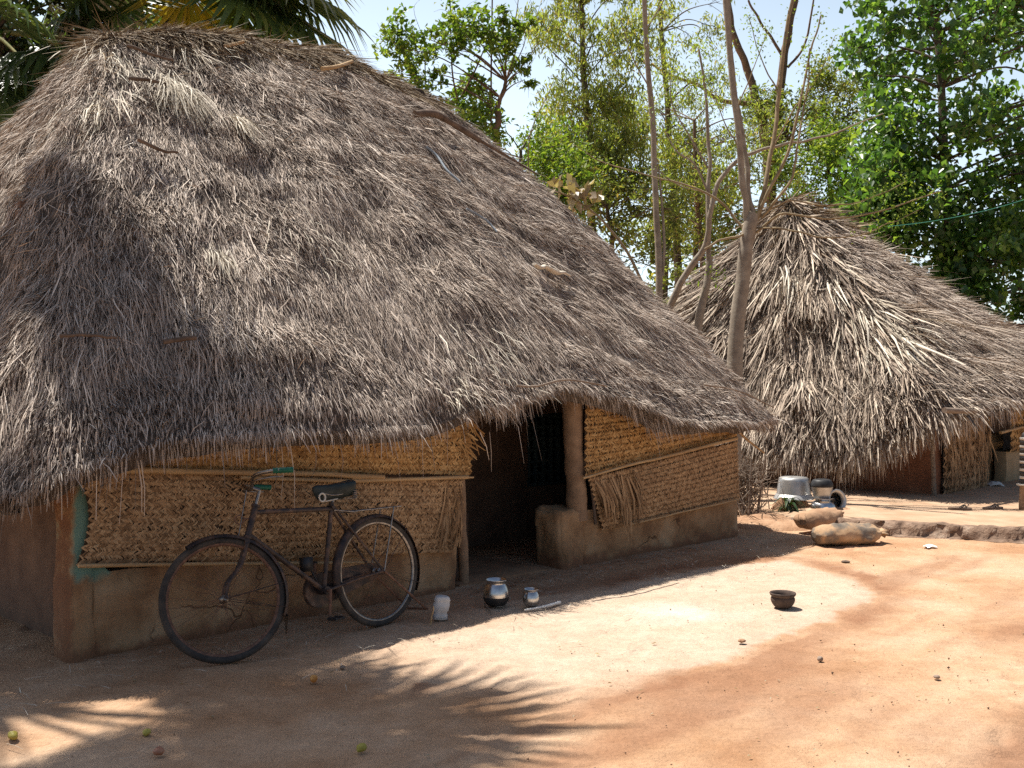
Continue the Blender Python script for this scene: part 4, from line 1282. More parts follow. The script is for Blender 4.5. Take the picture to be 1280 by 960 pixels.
    mb.tube(steer([ax_p + ax_d * 0.14 + [0.02, 0, 0], ax_p + ax_d * 0.14 + [0.05, 0, 0]]), 0.005, 6)
    mb.build('lamp_bracket', M['rust'], b, smooth=True)

    # saddle on sprung rails
    st = SC + np.array([-0.035, 0, 0.075])
    mb = MB()
    u = np.linspace(0, 1, 18)
    xx = st[0] + 0.165 - 0.30 * u
    hw = np.interp(u, [0, 0.08, 0.45, 0.75, 0.93, 1], [0.008, 0.022, 0.034, 0.078, 0.090, 0.055])
    tz = st[2] + 0.055 - 0.010 * np.sin(u * math.pi) + 0.012 * u
    v = np.linspace(0, 2 * math.pi, 20, endpoint=False)
    P = np.stack([np.broadcast_to(xx[:, None], (18, 20)), hw[:, None] * np.cos(v)[None], tz[:, None] + np.where(np.sin(v) > 0, 0.020, 0.085)[None] * np.sin(v)[None] * np.interp(u, [0, 0.1, 1], [0.3, 0.9, 1.0])[:, None]], -1)
    idx = np.arange(18 * 20).reshape(18, 20)
    q = np.stack([idx[:-1], np.roll(idx[:-1], -1, 1), np.roll(idx[1:], -1, 1), idx[1:]], -1).reshape(-1, 4)
    mb.add(P.reshape(-1, 3), q)
    mb.add(P[0], [list(range(20))])
    mb.add(P[-1], [list(range(20))[::-1]])
    sd = mb.build('saddle', M['saddle'], b, smooth=True)
    mb = MB()
    mb.tube([SC + [-0.012, 0, 0.02], st + [0.0, 0, 0.0]], 0.0125, 10)
    for y in (-1, 1):
        mb.tube(spline([st + [0.13, 0.012 * y, 0.03], st + [0.04, 0.03 * y, 0.0], st + [-0.06, 0.05 * y, 0.005], st + [-0.10, 0.06 * y, 0.03]], 5), 0.004, 6)
        t = np.linspace(0, 5 * 2 * math.pi, 60)
        mb.tube(np.stack([st[0] - 0.115 + 0.016 * np.cos(t), 0.062 * y + 0.016 * np.sin(t), st[2] - 0.035 + 0.06 * t / t[-1]], -1), 0.0032, 5)
        mb.tube([st + [-0.06, 0.05 * y, -0.03], st + [-0.12, 0.062 * y, -0.035]], 0.004, 5)
    mb.build('saddle_spring', M['steel'], sd, smooth=True)
    mb = MB()       # ring lock hung under the saddle nose
    t = np.linspace(0, 3 * 2 * math.pi, 70)
    c = st + np.array([0.125, 0.035, -0.005])
    mb.tube(np.stack([c[0] + (0.026 - 0.002 * t / 6) * np.cos(t), c[1] + 0.004 * np.sin(t * 0.5), c[2] - 0.004 + (0.028 - 0.002 * t / 6) * np.sin(t)], -1), 0.0035, 6)
    mb.tube([c + [-0.02, 0, -0.03], c + [-0.12, 0.0, -0.022]], 0.004, 6)
    mb.build('coil_lock', surf('white_coil', [(0.3, (0.45, 0.42, 0.36)), (0.7, (0.6, 0.57, 0.5))], 20), b, smooth=True)

    # rear carrier
    mb = MB()
    zc = 0.352 + 0.402
    for y in (-0.06, -0.02, 0.02, 0.06):
        mb.tube([[0.20, y, zc + 0.005], [-0.20, y, zc]], 0.005, 6)
    for x in (0.19, 0.06, -0.07, -0.19):
        mb.tube([[x, -0.065, zc], [x, 0.065, zc]], 0.005, 6)
    for y in (-1, 1):
        mb.tube([[-0.13, 0.065 * y, zc], [0.0, 0.066 * y, Z0]], 0.005, 6)
        mb.tube([[0.20, 0.06 * y, zc], SC + [-0.01, 0.02 * y, -0.02]], 0.005, 6)
    mb.build('carrier', M['steel'], b, smooth=True)

    # chain case on the far side, cranks, pedals
    mb = MB()
    def oval(y):
        a1 = np.radians(np.linspace(-90, 90, 16))
        big = np.stack([BB[0] + 0.105 * np.cos(a1), 0 * a1 + y, BB[2] + 0.105 * np.sin(a1)], -1)
        a2 = np.radians(np.linspace(90, 270, 12))
        sm = np.stack([0.0 + 0.055 * np.cos(a2), 0 * a2 + y, Z0 + 0.055 * np.sin(a2)], -1)
        return np.concatenate([big, sm])
    o1, o2 = oval(-0.045), oval(-0.075)
    k = len(o1)
    mb.add(o1, [list(range(k))])
    mb.add(o2, [list(range(k))[::-1]])
    mb.grid(np.stack([o1, o2], 1), close_u=True)
    mb.build('chain_case', M['frame_paint'], b)
    mb = MB()
    cl = BB + np.array([0.02, 0.062, -0.165])
    cr = BB + np.array([-0.02, -0.092, 0.165])
    mb.tube([BB + [0, -0.095, 0], BB + [0, 0.07, 0]], 0.009, 8)
    mb.tube([BB + [0, 0.062, 0], cl], [0.011, 0.008], 8)
    mb.tube([BB + [0, -0.092, 0], cr], [0.011, 0.008], 8)
    ck = mb.build('crank', M['rust'], b, smooth=True)
    for c, y in ((cl, 1), (cr, -1)):
        mb = MB()
        mb.tube([c, c + [0, 0.105 * y, 0]], 0.006, 7)
        for dx in (-0.028, 0.028):
            mb.tube([c + [dx, 0.022 * y, 0], c + [dx, 0.10 * y, 0]], 0.011, 8)
        for yy in (0.022, 0.10):
            mb.tube([c + [-0.036, yy * y, 0], c + [0.036, yy * y, 0]], 0.005, 6)
        mb.build('pedal', M['soot'], ck, smooth=True)
    # side lever / dynamo box above the chain case
    mb = MB()
    mb.box(BB[0] + 0.05, BB[0] + 0.115, -0.07, -0.02, BB[2] + 0.13, BB[2] + 0.215)
    mb.tube([BB + [0.06, -0.03, 0.13], BB + [0.03, -0.02, 0.06]], 0.006, 6)
    mb.build('dynamo', M['soot'], b)
    # rear stand, swung back
    mb = MB()
    for y in (-1, 1):
        mb.tube([[0, 0.068 * y, Z0], [-0.33, 0.085 * y, 0.055]], 0.008, 8)
    mb.tube([[-0.33, -0.095, 0.055], [-0.33, 0.095, 0.055]], 0.008, 8)
    mb.build('kickstand', M['rust'], b, smooth=True)


build_bicycle()


# ------------------------------------------------------------------ vessels
def rimmed_pot(name, label, cat, loc, r, h, mats, neck=0.72, rot=(0, 0, 0), group=None, split=0.45, flare=1.0):
    t = thing(name, label, cat, loc, rot, group)
    prof = [(0.001, 0.0), (0.45 * r, 0.0), (0.75 * r, 0.06 * h), (0.95 * r, 0.22 * h), (r, 0.40 * h), (0.97 * r, 0.55 * h), (0.86 * r, 0.72 * h), (neck * r, 0.84 * h)]
    p = spline([(a, b, 0) for a, b in prof], 4)[:, :2]
    mb = MB()
    kk = int(len(p) * split)
    mb.lathe(p[:kk + 1], 36, 1)
    mb.lathe(p[kk:], 36, 0)
    mb.lathe(np.stack([p[::-1, 0] * 0.965, p[::-1, 1] + 0.004], -1), 36, 0)
    mb.build('body', [mats[0], mats[1]], t, smooth=True)
    mb = MB()
    rp = [(neck * r, 0.84 * h), (neck * r * 1.0, 0.89 * h), (neck * r * 1.10 * flare, 0.94 * h), (neck * r * 1.18 * flare, 0.985 * h), (neck * r * 1.17 * flare, h), (neck * r * 1.12 * flare, 0.985 * h), (neck * r * 0.97, 0.88 * h), (neck * r * 0.96, 0.84 * h)]
    mb.lathe(rp, 36, 0)
    mb.build('rim', mats[0], t, smooth=True)
    return t


p = ground_at(620, 760)
rimmed_pot('cooking_pot', 'larger round steel pot with sooty bottom in front of the doorway', 'pot', (p[0], p[1] + 0.06, 0.004), 0.088, 0.178, (M['stainless'], M['soot']), split=0.55, group='pots by the doorway')
p = ground_at(664, 760)
rimmed_pot('cooking_pot', 'smaller steel pot beside the pale stick near the doorway', 'pot', (p[0], p[1] + 0.04, 0.004), 0.057, 0.118, (M['stainless'], M['soot']), split=0.3, group='pots by the doorway', flare=1.1)

# clay bowl on the swept patch
p = ground_at(981, 761)
t = thing('clay_bowl', 'small dark clay bowl standing alone on the pale swept ground', 'bowl', (p[0], p[1] + 0.05, 0.0))
mb = MB()
pr = [(0.001, 0.0), (0.045, 0.0), (0.066, 0.018), (0.079, 0.045), (0.079, 0.062), (0.073, 0.072)]
mb.lathe(spline([(a, b, 0) for a, b in pr], 4)[:, :2], 36)
mb.lathe([(0.073, 0.072), (0.083, 0.082), (0.088, 0.094), (0.085, 0.100), (0.078, 0.096), (0.068, 0.076), (0.070, 0.05), (0.055, 0.02), (0.001, 0.012)], 36)
mb.build('bowl_body', M['clay'], t, smooth=True)

# vessels stacked in front of the far hut
def basin():
    t = thing('basin', 'large grey aluminium basin turned upside down on a block', 'basin', tuple(at(992, 623, 11.6)))
    t.scale = (1.1, 1.1, 1.08)
    mb = MB()
    pr = [(0.001, 0.225), (0.128, 0.225), (0.146, 0.215), (0.152, 0.19), (0.172, 0.05), (0.180, 0.045), (0.196, 0.012), (0.208, 0.004), (0.208, 0.0), (0.196, 0.002), (0.176, 0.035), (0.166, 0.045), (0.146, 0.185), (0.001, 0.218)]
    mb.lathe(pr[:5], 48)
    mb.lathe(pr[9:], 48)
    mb.build('body', M['aluminium'], t, smooth=True)
    mb = MB()
    mb.lathe(pr[4:10], 48)
    mb.build('rim', M['aluminium'], t, smooth=True)


basin()
b0 = at(992, 623, 11.6)
mb = MB()
mb.lump(b0[0] - 0.16, b0[0] + 0.15, 11.48, 11.75, 0.02, b0[2] - 0.004, 0.05, 0.02, 41)
tag(mb.build('mud_block', M['soil_lump'], smooth=True), 'rough mud block that carries the upturned aluminium basin', 'block')

c = at(1030, 643, 11.3)
zt = c[2]
t = thing('water_pot', 'bright steel water pot lying under the sooty upturned pot', 'pot', (c[0] - 0.01, c[1], max(zt, 0.07)))
mb = MB()
mb.lathe(spline([(0.001, 0, 0), (0.09, 0.0, 0), (0.128, 0.035, 0), (0.135, 0.075, 0), (0.115, 0.12, 0), (0.08, 0.145, 0)], 4)[:, :2], 40)
mb.build('body', M['stainless'], t, smooth=True)
mb = MB()
mb.lathe([(0.08, 0.145), (0.085, 0.155), (0.115, 0.17), (0.118, 0.176), (0.08, 0.165)], 40)
mb.build('rim', M['stainless'], t, smooth=True)
wz = max(zt, 0.07)
t = thing('cooking_pot', 'sooty bottomed pot turned upside down on top of a steel pot', 'pot', (c[0] - 0.02, c[1] + 0.01, wz + 0.177))
mb = MB()
mb.lathe([(0.085, 0.0), (0.092, 0.005), (0.098, 0.05), (0.112, 0.095), (0.118, 0.118)], 36)
mb.lathe([(0.080, 0.0), (0.085, 0.0)], 36)
mb.build('body', M['aluminium'], t, smooth=True)
mb = MB()
mb.lathe(spline([(0.118, 0.118, 0), (0.121, 0.135, 0), (0.112, 0.17, 0), (0.085, 0.20, 0), (0.001, 0.205, 0)], 4)[:, :2], 36)
mb.build('base', M['soot'], t, smooth=True)

q = at(1050, 640, 11.2)
Mr = Matrix.Rotation(R(20), 4, 'Z') @ Matrix.Rotation(R(-98), 4, 'X') if False else Matrix.Rotation(R(-155), 4, 'Z') @ Matrix.Rotation(R(-80), 4, 'X')
t = thing('water_pot', 'steel pot lying on its side with open mouth towards the sacks', 'pot', (q[0] - 0.01, q[1] + 0.10, 0.215), (R(78), 0, R(24)))
t.scale = (1.18, 1.18, 1.18)
mb = MB()
mb.lathe(spline([(0.001, -0.20, 0), (0.07, -0.19, 0), (0.112, -0.14, 0), (0.12, -0.09, 0), (0.095, -0.035, 0), (0.075, -0.015, 0)], 4)[:, :2], 40)
mb.lathe(spline([(0.072, -0.015, 0), (0.092, -0.04, 0), (0.115, -0.09, 0), (0.107, -0.14, 0), (0.065, -0.185, 0), (0.001, -0.195, 0)], 4)[:, :2], 40)
mb.build('body', M['stainless'], t, smooth=True)
mb = MB()
mb.lathe([(0.075, -0.015), (0.082, 0.0), (0.100, 0.016), (0.104, 0.022), (0.100, 0.026), (0.078, 0.012), (0.072, -0.015)], 40)
mb.build('rim', M['aluminium'], t, smooth=True)
mb = MB()
mb.lump(q[0] - 0.13, q[0] + 0.16, q[1] - 0.02, q[1] + 0.28, 0.0, 0.135, 0.05, 0.025, 44)
tag(mb.build('mud_block', M['soil_lump'], smooth=True), 'low mud block under the steel pot lying on its side', 'block')


# ------------------------------------------------------------------ sacks, mound, twigs, weeds beside the far hut
def sack(label, p0, p1, r0, mat, seed, sag=0.8):
    t = thing('sack', label, 'sack', (0, 0, 0), group='filled sacks lying on the ground')
    p0, p1 = np.asarray(p0, float), np.asarray(p1, float)
    n = 26
    u = np.linspace(0, 1, n)
    d = unit(p1 - p0)
    lat = unit(np.cross(d, [0, 0, 1.0]))
    up = np.cross(lat, d)
    rad = r0 * np.interp(u, [0, 0.03, 0.10, 0.5, 0.84, 0.94, 1.0], [0.3, 0.82, 0.99, 1.0, 0.93, 0.62, 0.25])
    v = np.linspace(0, 2 * math.pi, 28, endpoint=False)
    c = p0[None] + (p1 - p0)[None] * u[:, None]
    P = c[:, None] + rad[:, None, None] * (1.18 * lat[None, None] * np.cos(v)[None, :, None] + sag * up[None, None] * np.sin(v)[None, :, None])
    P = P + np.stack([noise3(P, 6, seed + k) for k in range(3)], -1) * 0.018 + np.stack([noise3(P, 20, seed + 5 + k) for k in range(3)], -1) * 0.011
    P[..., 2] += 0.008 * np.sin(v * 9 + 2 * np.sin(u[:, None] * 7 + seed)) * (np.sin(v) > 0) * np.exp(-((u[:, None] - 0.9) / 0.35) ** 2)
    P[..., 2] = np.maximum(P[..., 2], -0.004)
    mb = MB()
    idx = np.arange(n * 28).reshape(n, 28)
    q = np.stack([idx[:-1], np.roll(idx[:-1], -1, 1), np.roll(idx[1:], -1, 1), idx[1:]], -1).reshape(-1, 4)
    mb.add(P.reshape(-1, 3), q)
    mb.add(P[0], [list(range(28))])
    mb.add(P[-1], [list(range(28))[::-1]])
    mb.build('sack_body', mat, t, smooth=True)
    mb = MB()       # gathered, tied end
    fr = np.linspace(0, 2 * math.pi, 24, endpoint=False)
    rows = []
    for k, (x, rr) in enumerate([(0.985, 0.26), (1.01, 0.30), (1.045, 0.46), (1.065, 0.52)]):
        rf_ = r0 * rr * (1 + 0.22 * np.sin(fr * 6 + k) * (k > 0))
        rows.append(p0 + (p1 - p0) * x + lat * (rf_ * np.cos(fr))[:, None] * 1.2 + up * (rf_ * np.sin(fr))[:, None] * 0.6)
    mb.grid(np.stack(rows, 1), close_u=True)
    mb.build('tied_end', mat, t, smooth=True)
    return t


a, b_ = ground_at(1020, 676), ground_at(1090, 672)
sack('longer stained sack lying in front, grey at its left end', [a[0] - 0.10, a[1] - 0.30, 0.100], [b_[0] - 0.04, b_[1] - 0.30, 0.09], 0.128, M['sack_grey'], 3)
a, b_ = ground_at(1004, 662), ground_at(1040, 655)
sack('shorter brown sack lying behind the stained sack', [a[0] - 0.09, a[1] - 0.34, 0.125], [b_[0] + 0.0, b_[1] - 0.16, 0.12], 0.115, M['sack'], 9)

def mound(name, label, cat, px, py, rx, ry, h, mat, seed):
    c = ground_at(px, py)
    x, y = np.meshgrid(np.linspace(-1, 1, 46), np.linspace(-1, 1, 46), indexing='ij')
    rr = np.hypot(x, y)
    z = h * np.clip(1 - rr ** 2, 0, 1) ** 0.8 * (1 + 0.35 * fbm2(x, y, 3, seed)) + 0.012 * fbm2(x, y, 9, seed + 3) * (rr < 1) - 0.03 * np.clip(rr - 0.9, 0, 1) * 8
    mb = MB()
    mb.grid(np.stack([c[0] + x * rx, c[1] + y * ry, z], -1))
    return tag(mb.build(name, mat, smooth=True), label, cat)


mound('earth_mound', 'low mound of loose orange earth at the near hut corner', 'mound', 965, 655, 0.55, 0.55, 0.10, M['soil_lump'], 5)
mound('earth_mound', 'small rough clod of earth under the weed beside the basin', 'mound', 978, 648, 0.16, 0.14, 0.24, M['soil_lump'], 15)

# heap of dry twigs between the huts
r_ = np.random.default_rng(31)
mb = MB()
c0 = at(941, 650, 11.3)
for k in range(300):
    a = np.array([c0[0] - 0.10 + r_.normal(0, 0.10), c0[1] + 0.1 + r_.normal(0, 0.22), r_.uniform(0.05, 0.5)])
    d = unit(np.array([r_.normal(0.05, 0.4), r_.normal(-0.1, 0.4), r_.uniform(0.15, 1.0)]))
    L = r_.uniform(0.15, 0.36)
    m_ = a + d * L * 0.5 + r_.normal(0, 0.03, 3)
    e_ = a + d * L + r_.normal(0, 0.05, 3)
    mb.tube([a, m_, e_], [0.006, 0.005, 0.002], 4, caps=False)
    if k % 3 == 0:
        mb.tube([m_, m_ + unit(d + r_.normal(0, 0.6, 3)) * L * 0.4], [0.004, 0.0015], 4, caps=False)
for k in range(10):
    a = np.array([c0[0] + r_.normal(-0.05, 0.08), c0[1] - 0.1 + r_.normal(0, 0.1), 0.02])
    mb.tube([a, a + [r_.normal(-0.15, 0.15), r_.normal(0.1, 0.1), r_.uniform(0.5, 0.8)]], [0.014, 0.008], 6)
tag(mb.build('twig_heap', M['wood_grey']), 'heap of dry grey twigs between the two huts', 'firewood')

# long-leaved weed by the basin
t = thing('weed', 'green long leaved weed growing in front of the upturned basin', 'plant', tuple(ground_at(985, 650)))
mb, mb2 = MB(), MB()
for k in range(34):
    az = r_.uniform(0, 6.28)
    L = r_.uniform(0.10, 0.24)
    rr = np.array([math.cos(az), math.sin(az), 0])
    h0 = r_.uniform(0.08, 0.20)
    pts = spline([np.array([0, 0, h0]) + rr * 0.02, np.array([0, 0, h0 + 0.06]) + rr * L * 0.45, np.array([0, 0, h0 - 0.04 * r_.random()]) + rr * L], 5)
    sd = np.cross(rr, [0, 0, 1])
    w = 0.018 * np.sin(np.linspace(0.25, 3.1, len(pts)))
    mb.grid(np.stack([pts - sd * w[:, None], pts - [0, 0, 0.004], pts + sd * w[:, None]], 1))
for k in range(6):
    mb2.tube([[r_.normal(0, 0.03), r_.normal(0, 0.03), 0.0], [r_.normal(0, 0.05), r_.normal(0, 0.05), 0.20]], [0.006, 0.004], 6)
mb.build('leaves', M['leaf_dark'], t, smooth=True)
mb2.build('stem', M['petiole'], t)

# small bright scraps, sandals, ringed post by the far hut
def scrap(name, label, cat, pos, size, mat, seed, flat=0.5):
    n = 12
    x, y = np.meshgrid(np.linspace(-1, 1, n), np.linspace(-1, 1, n), indexing='ij')
    k = 1 + 0.3 * noise2(np.arctan2(y, x), 0 * x, 1.5, seed)
    z = flat * np.clip(1 - (x ** 2 + y ** 2) * 0.5, 0, 1) + 0.5 * flat * fbm2(x, y, 1.6, seed)
    P = np.stack([x * k, y * k, z], -1) * size + np.asarray(pos)
    P[..., 2] = np.maximum(P[..., 2], pos[2] + 0.001)
    mb = MB()
    mb.grid(P)
    P2 = P.copy()
    P2[..., 2] -= 0.003
    mb.grid(P2, flip=True)
    return tag(mb.build(name, mat, smooth=True), label, cat)


scrap('plastic_scrap', 'white plastic scrap at the foot of the twig heap', 'litter', at(954, 653, 11.0), 0.055, M['white_scrap'], 2, 1.1)
scrap('plastic_scrap', 'small white scrap lying on the dirt below the terrace edge', 'litter', ground_at(1163, 684), 0.05, M['white_scrap'], 4, 0.5)
scrap('plastic_scrap', 'crumpled white bag beside the far hut doorway', 'litter', ground_at(1243, 608, 0.11), 0.10, M['white_scrap'], 6, 0.7)
scrap('plastic_scrap', 'pale crumpled bag beyond the far doorway, beside the ringed post', 'litter', ground_at(1263, 599, 0.11), 0.11, M['plastic_grey'], 7, 0.7)


def sandal(px, py, ang, label):
    c = ground_at(px, py, 0.125)
    t = thing('sandal', label, 'sandal', tuple(c), (0, 0, ang), 'sandals on the terrace')
    u = np.linspace(0, 1, 16)
    hw = 0.045 * np.interp(u, [0, 0.08, 0.3, 0.5, 0.78, 0.95, 1], [0.3, 0.75, 0.85, 0.72, 1.05, 0.7, 0.25])
    x = -0.12 + 0.24 * u
    ring = np.concatenate([np.stack([x, hw], -1), np.stack([x[::-1], -hw[::-1]], -1)])
    lo = np.concatenate([ring, np.zeros((32, 1))], 1)
    hi = np.concatenate([ring, np.full((32, 1), 0.02)], 1)
    mb = MB()
    mb.add(hi, [list(range(32))[::-1]])
    mb.grid(np.stack([lo, hi], 1), close_u=True, flip=True)
    mb.build('sole', M['sandal'], t)
    mb = MB()
    for y in (-1, 1):
        mb.tube(spline([(0.07, 0, 0.022), (0.045, 0.02 * y, 0.05), (0.0, 0.036 * y, 0.02)], 5), 0.006, 6)
    mb.build('strap', M['soot'], t, smooth=True)


sandal(1200, 637, R(-10), 'dark sandal on the terrace nearer the corner post')
sandal(1241, 636, R(12), 'brown sandal on the terrace nearer the ringed post')

c = ground_at(1281, 638, 0.11)
t = thing('ringed_post', 'short turned post with dark and pale rings at the right picture edge', 'post', tuple(c))
mb = MB()
mb.lathe([(0.001, 0), (0.06, 0), (0.062, 0.05), (0.05, 0.26), (0.055, 0.27), (0.001, 0.27)], 20)
mb.build('base', M['post'], t, smooth=True)
mb = MB()
mb.lathe([(0.05, 0.27), (0.085, 0.275), (0.085, 0.29), (0.05, 0.295)], 20, 1)
z = 0.295
k = 0
while z < 0.80:
    h = 0.035 if k % 2 else 0.05
    mb.lathe([(0.038, z), (0.052, z + 0.006), (0.052, z + h - 0.006), (0.038, z + h)], 20, k % 2)
    z += h
    k += 1
mb.lathe([(0.038, z), (0.03, z + 0.04), (0.001, z + 0.06)], 20, 0)
mb.build('turned_shaft', [M['post_dark'], M['post_light']], t, smooth=True)

# ------------------------------------------------------------------ small things in the yard
c = ground_at(550, 776)
t = thing('plastic_jug', 'cracked chalky grey plastic jug standing behind the bicycle', 'jug', (c[0], c[1] + 0.03, 0.0), (0, R(4), R(15)))
mb = MB()
rings = []
v = np.linspace(0, 2 * math.pi, 28, endpoint=False)
for z, a_, b2 in [(0, 0.030, 0.026), (0.004, 0.044, 0.036), (0.035, 0.046, 0.038), (0.048, 0.040, 0.032), (0.062, 0.050, 0.040), (0.10, 0.053, 0.042), (0.113, 0.045, 0.036), (0.125, 0.050, 0.04), (0.145, 0.046, 0.036), (0.152, 0.034, 0.028), (0.148, 0.020, 0.018), (0.150, 0.001, 0.001)]:
    q = np.stack([a_ * np.sign(np.cos(v)) * np.abs(np.cos(v)) ** 0.8, b2 * np.sign(np.sin(v)) * np.abs(np.sin(v)) ** 0.8, np.full(28, z)], -1)
    rings.append(q + np.stack([noise3(q, 25, 3), noise3(q, 25, 4), 0 * v], -1) * 0.009)
mb.grid(np.stack(rings, 1), close_u=True)
mb.build('body', M['plastic_grey'], t, smooth=True)


def stick(label, pix, rad, mat, z=0.012, seed=0):
    o = MB()
    pts = spline([ground_at(px, py) + np.array([0, 0, z + dz]) for px, py, dz in pix], 6)
    tt = np.arange(len(pts))
    pts = pts + np.stack([noise2(tt * 0.5, 1, 1, seed), noise2(tt * 0.5, 2, 1, seed), 0 * tt], -1) * 0.004
    o.tube(pts, np.linspace(rad[0], rad[1], len(pts)) * (1 + 0.25 * noise2(tt * 1.1, 4, 1, seed)), 7)
    return tag(o.build('stick', mat, smooth=True), label, 'stick')


stick('pale peeled stick lying in front of the smaller steel pot', [(656, 765, 0), (678, 761, 0), (700, 755, 0)], (0.006, 0.011), M['white_scrap'], seed=2)
stick('short twig lying at the foot of the larger steel pot', [(605, 757, 0), (611, 763, 0.0), (614, 767, 0)], (0.005, 0.005), M['wood_grey'], seed=3)
stick('thin pale stick standing beside the grey plastic jug', [(538, 781, 0.0), (540, 781, 0.055), (542, 781, 0.115)], (0.005, 0.004), M['bamboo'], seed=4, z=0.0)


def blob(name, label, cat, px, py, r, mat, seed, sq=0.8, group=None):
    c = ground_at(px, py)
    u, v = np.meshgrid(np.linspace(0, 2 * math.pi, 20, endpoint=False), np.linspace(-math.pi / 2, math.pi / 2, 12), indexing='ij')
    P = np.stack([np.cos(u) * np.cos(v), np.sin(u) * np.cos(v), np.sin(v) * sq], -1)
    P = P * (1 + 0.22 * noise3(P, 1.7, seed) + 0.08 * noise3(P, 5, seed + 1))[..., None] * r + c + np.array([0, 0, r * sq * 0.85])
    mb = MB()
    mb.grid(P, close_u=True)
    return tag(mb.build(name, mat, smooth=True), label, cat, group)


FG = 'fallen fruits on the yard'
blob('fallen_fruit', 'orange half eaten fruit in the sun patch below the front wheel', 'fruit', 392, 852, 0.019, M['fruit_orange'], 1, 0.9, FG)
blob('fallen_fruit', 'yellow green fruit at the bottom edge, in the palm shadow', 'fruit', 452, 939, 0.021, M['fruit_yellow'], 2, 0.85, FG)
blob('fallen_fruit', 'small greenish fruit lying just above the reddish one', 'fruit', 183, 919, 0.018, M['fruit_yellow'], 3, 0.8, FG)
blob('fallen_fruit', 'reddish fruit lying just below the greenish one', 'fruit', 198, 943, 0.021, M['fruit_red'], 4, 0.75, FG)
blob('fallen_fruit', 'dull yellow fruit at the lower left picture edge', 'fruit', 16, 924, 0.021, M['fruit_yellow'], 5, 0.85, FG)
blob('stone', 'dark pebble near the bicycle front wheel, above the orange fruit', 'stone', 428, 836, 0.014, M['stone'], 6, 0.7)
blob('stone', 'small grey brown stone alone on the sunny dirt', 'stone', 1025, 826, 0.015, M['stone'], 7, 0.9)
blob('stone', 'greenish grey pebble on the track at lower right', 'stone', 1171, 848, 0.016, M['stone'], 8, 0.6)
blob('stone', 'flat dark chip of stone behind the clay bowl', 'stone', 1057, 703, 0.035, M['wood_brown'], 9, 0.25)
blob('stone', 'red brick crumb at the edge of the pale swept patch', 'stone', 927, 803, 0.022, M['soil_lump'], 10, 0.5)

# grit, crumbs and leaf bits nobody could count
r_ = np.random.default_rng(77)
n = 3600
gx, gy = r_.uniform(-3.5, 5.5, n), r_.uniform(3.4, 10.2, n)
clump = fbm2(gx, gy, 1.1, 71)
inside = ((gy - 5.49) - (gx + 2.36)) * K < -0.1
keep = (r_.random(n) < np.clip(0.35 + clump * 1.8 + 0.2 * (gx - gy * 0.9 > -3.4), 0.03, 1)) & inside & (gy < 9.4 + (gx < 3) * 1.0)
gx, gy = gx[keep], gy[keep]
mb = MB()
for x, y in zip(gx, gy):
    s = 0.0018 + 0.0065 * r_.random() ** 5
    v = unit(r_.normal(0, 1, (6, 3))) * s * np.array([1.3, 1.3, 0.8])
    oc = np.array([[1, 0, 0], [-1, 0, 0], [0, 1, 0], [0, -1, 0], [0, 0, 1], [0, 0, -1]]) * s * r_.uniform(0.6, 1.3, (6, 1))
    mb.add(oc + [x, y, s * 0.4], [(0, 2, 4), (2, 1, 4), (1, 3, 4), (3, 0, 4), (2, 0, 5), (1, 2, 5), (3, 1, 5), (0, 3, 5)])
tag(mb.build('grit', strand_mat('grit', [(0, (0.10, 0.065, 0.045)), (0.4, (0.26, 0.16, 0.10)), (0.9, (0.40, 0.27, 0.17)), (1, (0.6, 0.5, 0.4))], patch=0)), kind='stuff')
n = 900
gx, gy = r_.uniform(-3, 5, n), r_.uniform(3.4, 9.5, n)
k = ((gy - 5.49) - (gx + 2.36)) * K < -0.15
k &= r_.random(n) < np.clip(0.3 + fbm2(gx, gy, 0.9, 91), 0.05, 1)
gx, gy = gx[k], gy[k]
m_ = len(gx)
mb = MB()
az = r_.uniform(0, 6.28, m_)
mb.leaves(np.stack([gx, gy, np.full(m_, 0.006)], -1), np.stack([np.cos(az), np.sin(az), r_.normal(0, 0.15, m_)], -1), np.tile([0, 0, 1.0], (m_, 1)), r_.uniform(0.012, 0.035, m_), r_.uniform(0.006, 0.014, m_), 0.3)
tag(mb.build('leaf_litter', M['dry_leaf']), kind='stuff')

r_ = np.random.default_rng(177)
n = 1500
ss, dd = r_.uniform(-1.5, 8.0, n), -np.abs(r_.normal(0.25, 0.55, n)) - 0.03
gx, gy = O1[0] + (ss - dd) * K, O1[1] + (ss + dd) * K
k = (gy > 3.3) & (r_.random(n) < np.clip(0.35 + 1.5 * fbm2(gx, gy, 1.3, 191), 0.02, 1)) & (ss < 6.6)
gx, gy = gx[k], gy[k]
m_ = len(gx)
az = r_.uniform(0, 6.28, m_)
L = r_.uniform(0.03, 0.13, m_)[:, None] * 0.5
dv = np.stack([np.cos(az), np.sin(az), r_.normal(0, 0.05, m_)], -1)
c = np.stack([gx, gy, np.full(m_, 0.022)], -1)
mb = MB()
wd = r_.uniform(0.0015, 0.004, m_) * 0.6
mb.ribbons(c - dv * L, c + np.array([0, 0, 0.004]), c + dv * L, np.stack([-np.sin(az), np.cos(az), 0 * az], -1), wd, wd, wd * 0.5)
tag(mb.build('straw_litter', M['thatch_pale']), kind='stuff')

# ------------------------------------------------------------------ things lying on the near roof
def on_roof(px, py, lift):
    p = roof1.surf(px, py, lift)
    return np.array([O1[0] + (p[0] - p[1]) * K, O1[1] + (p[0] + p[1]) * K, p[2]])


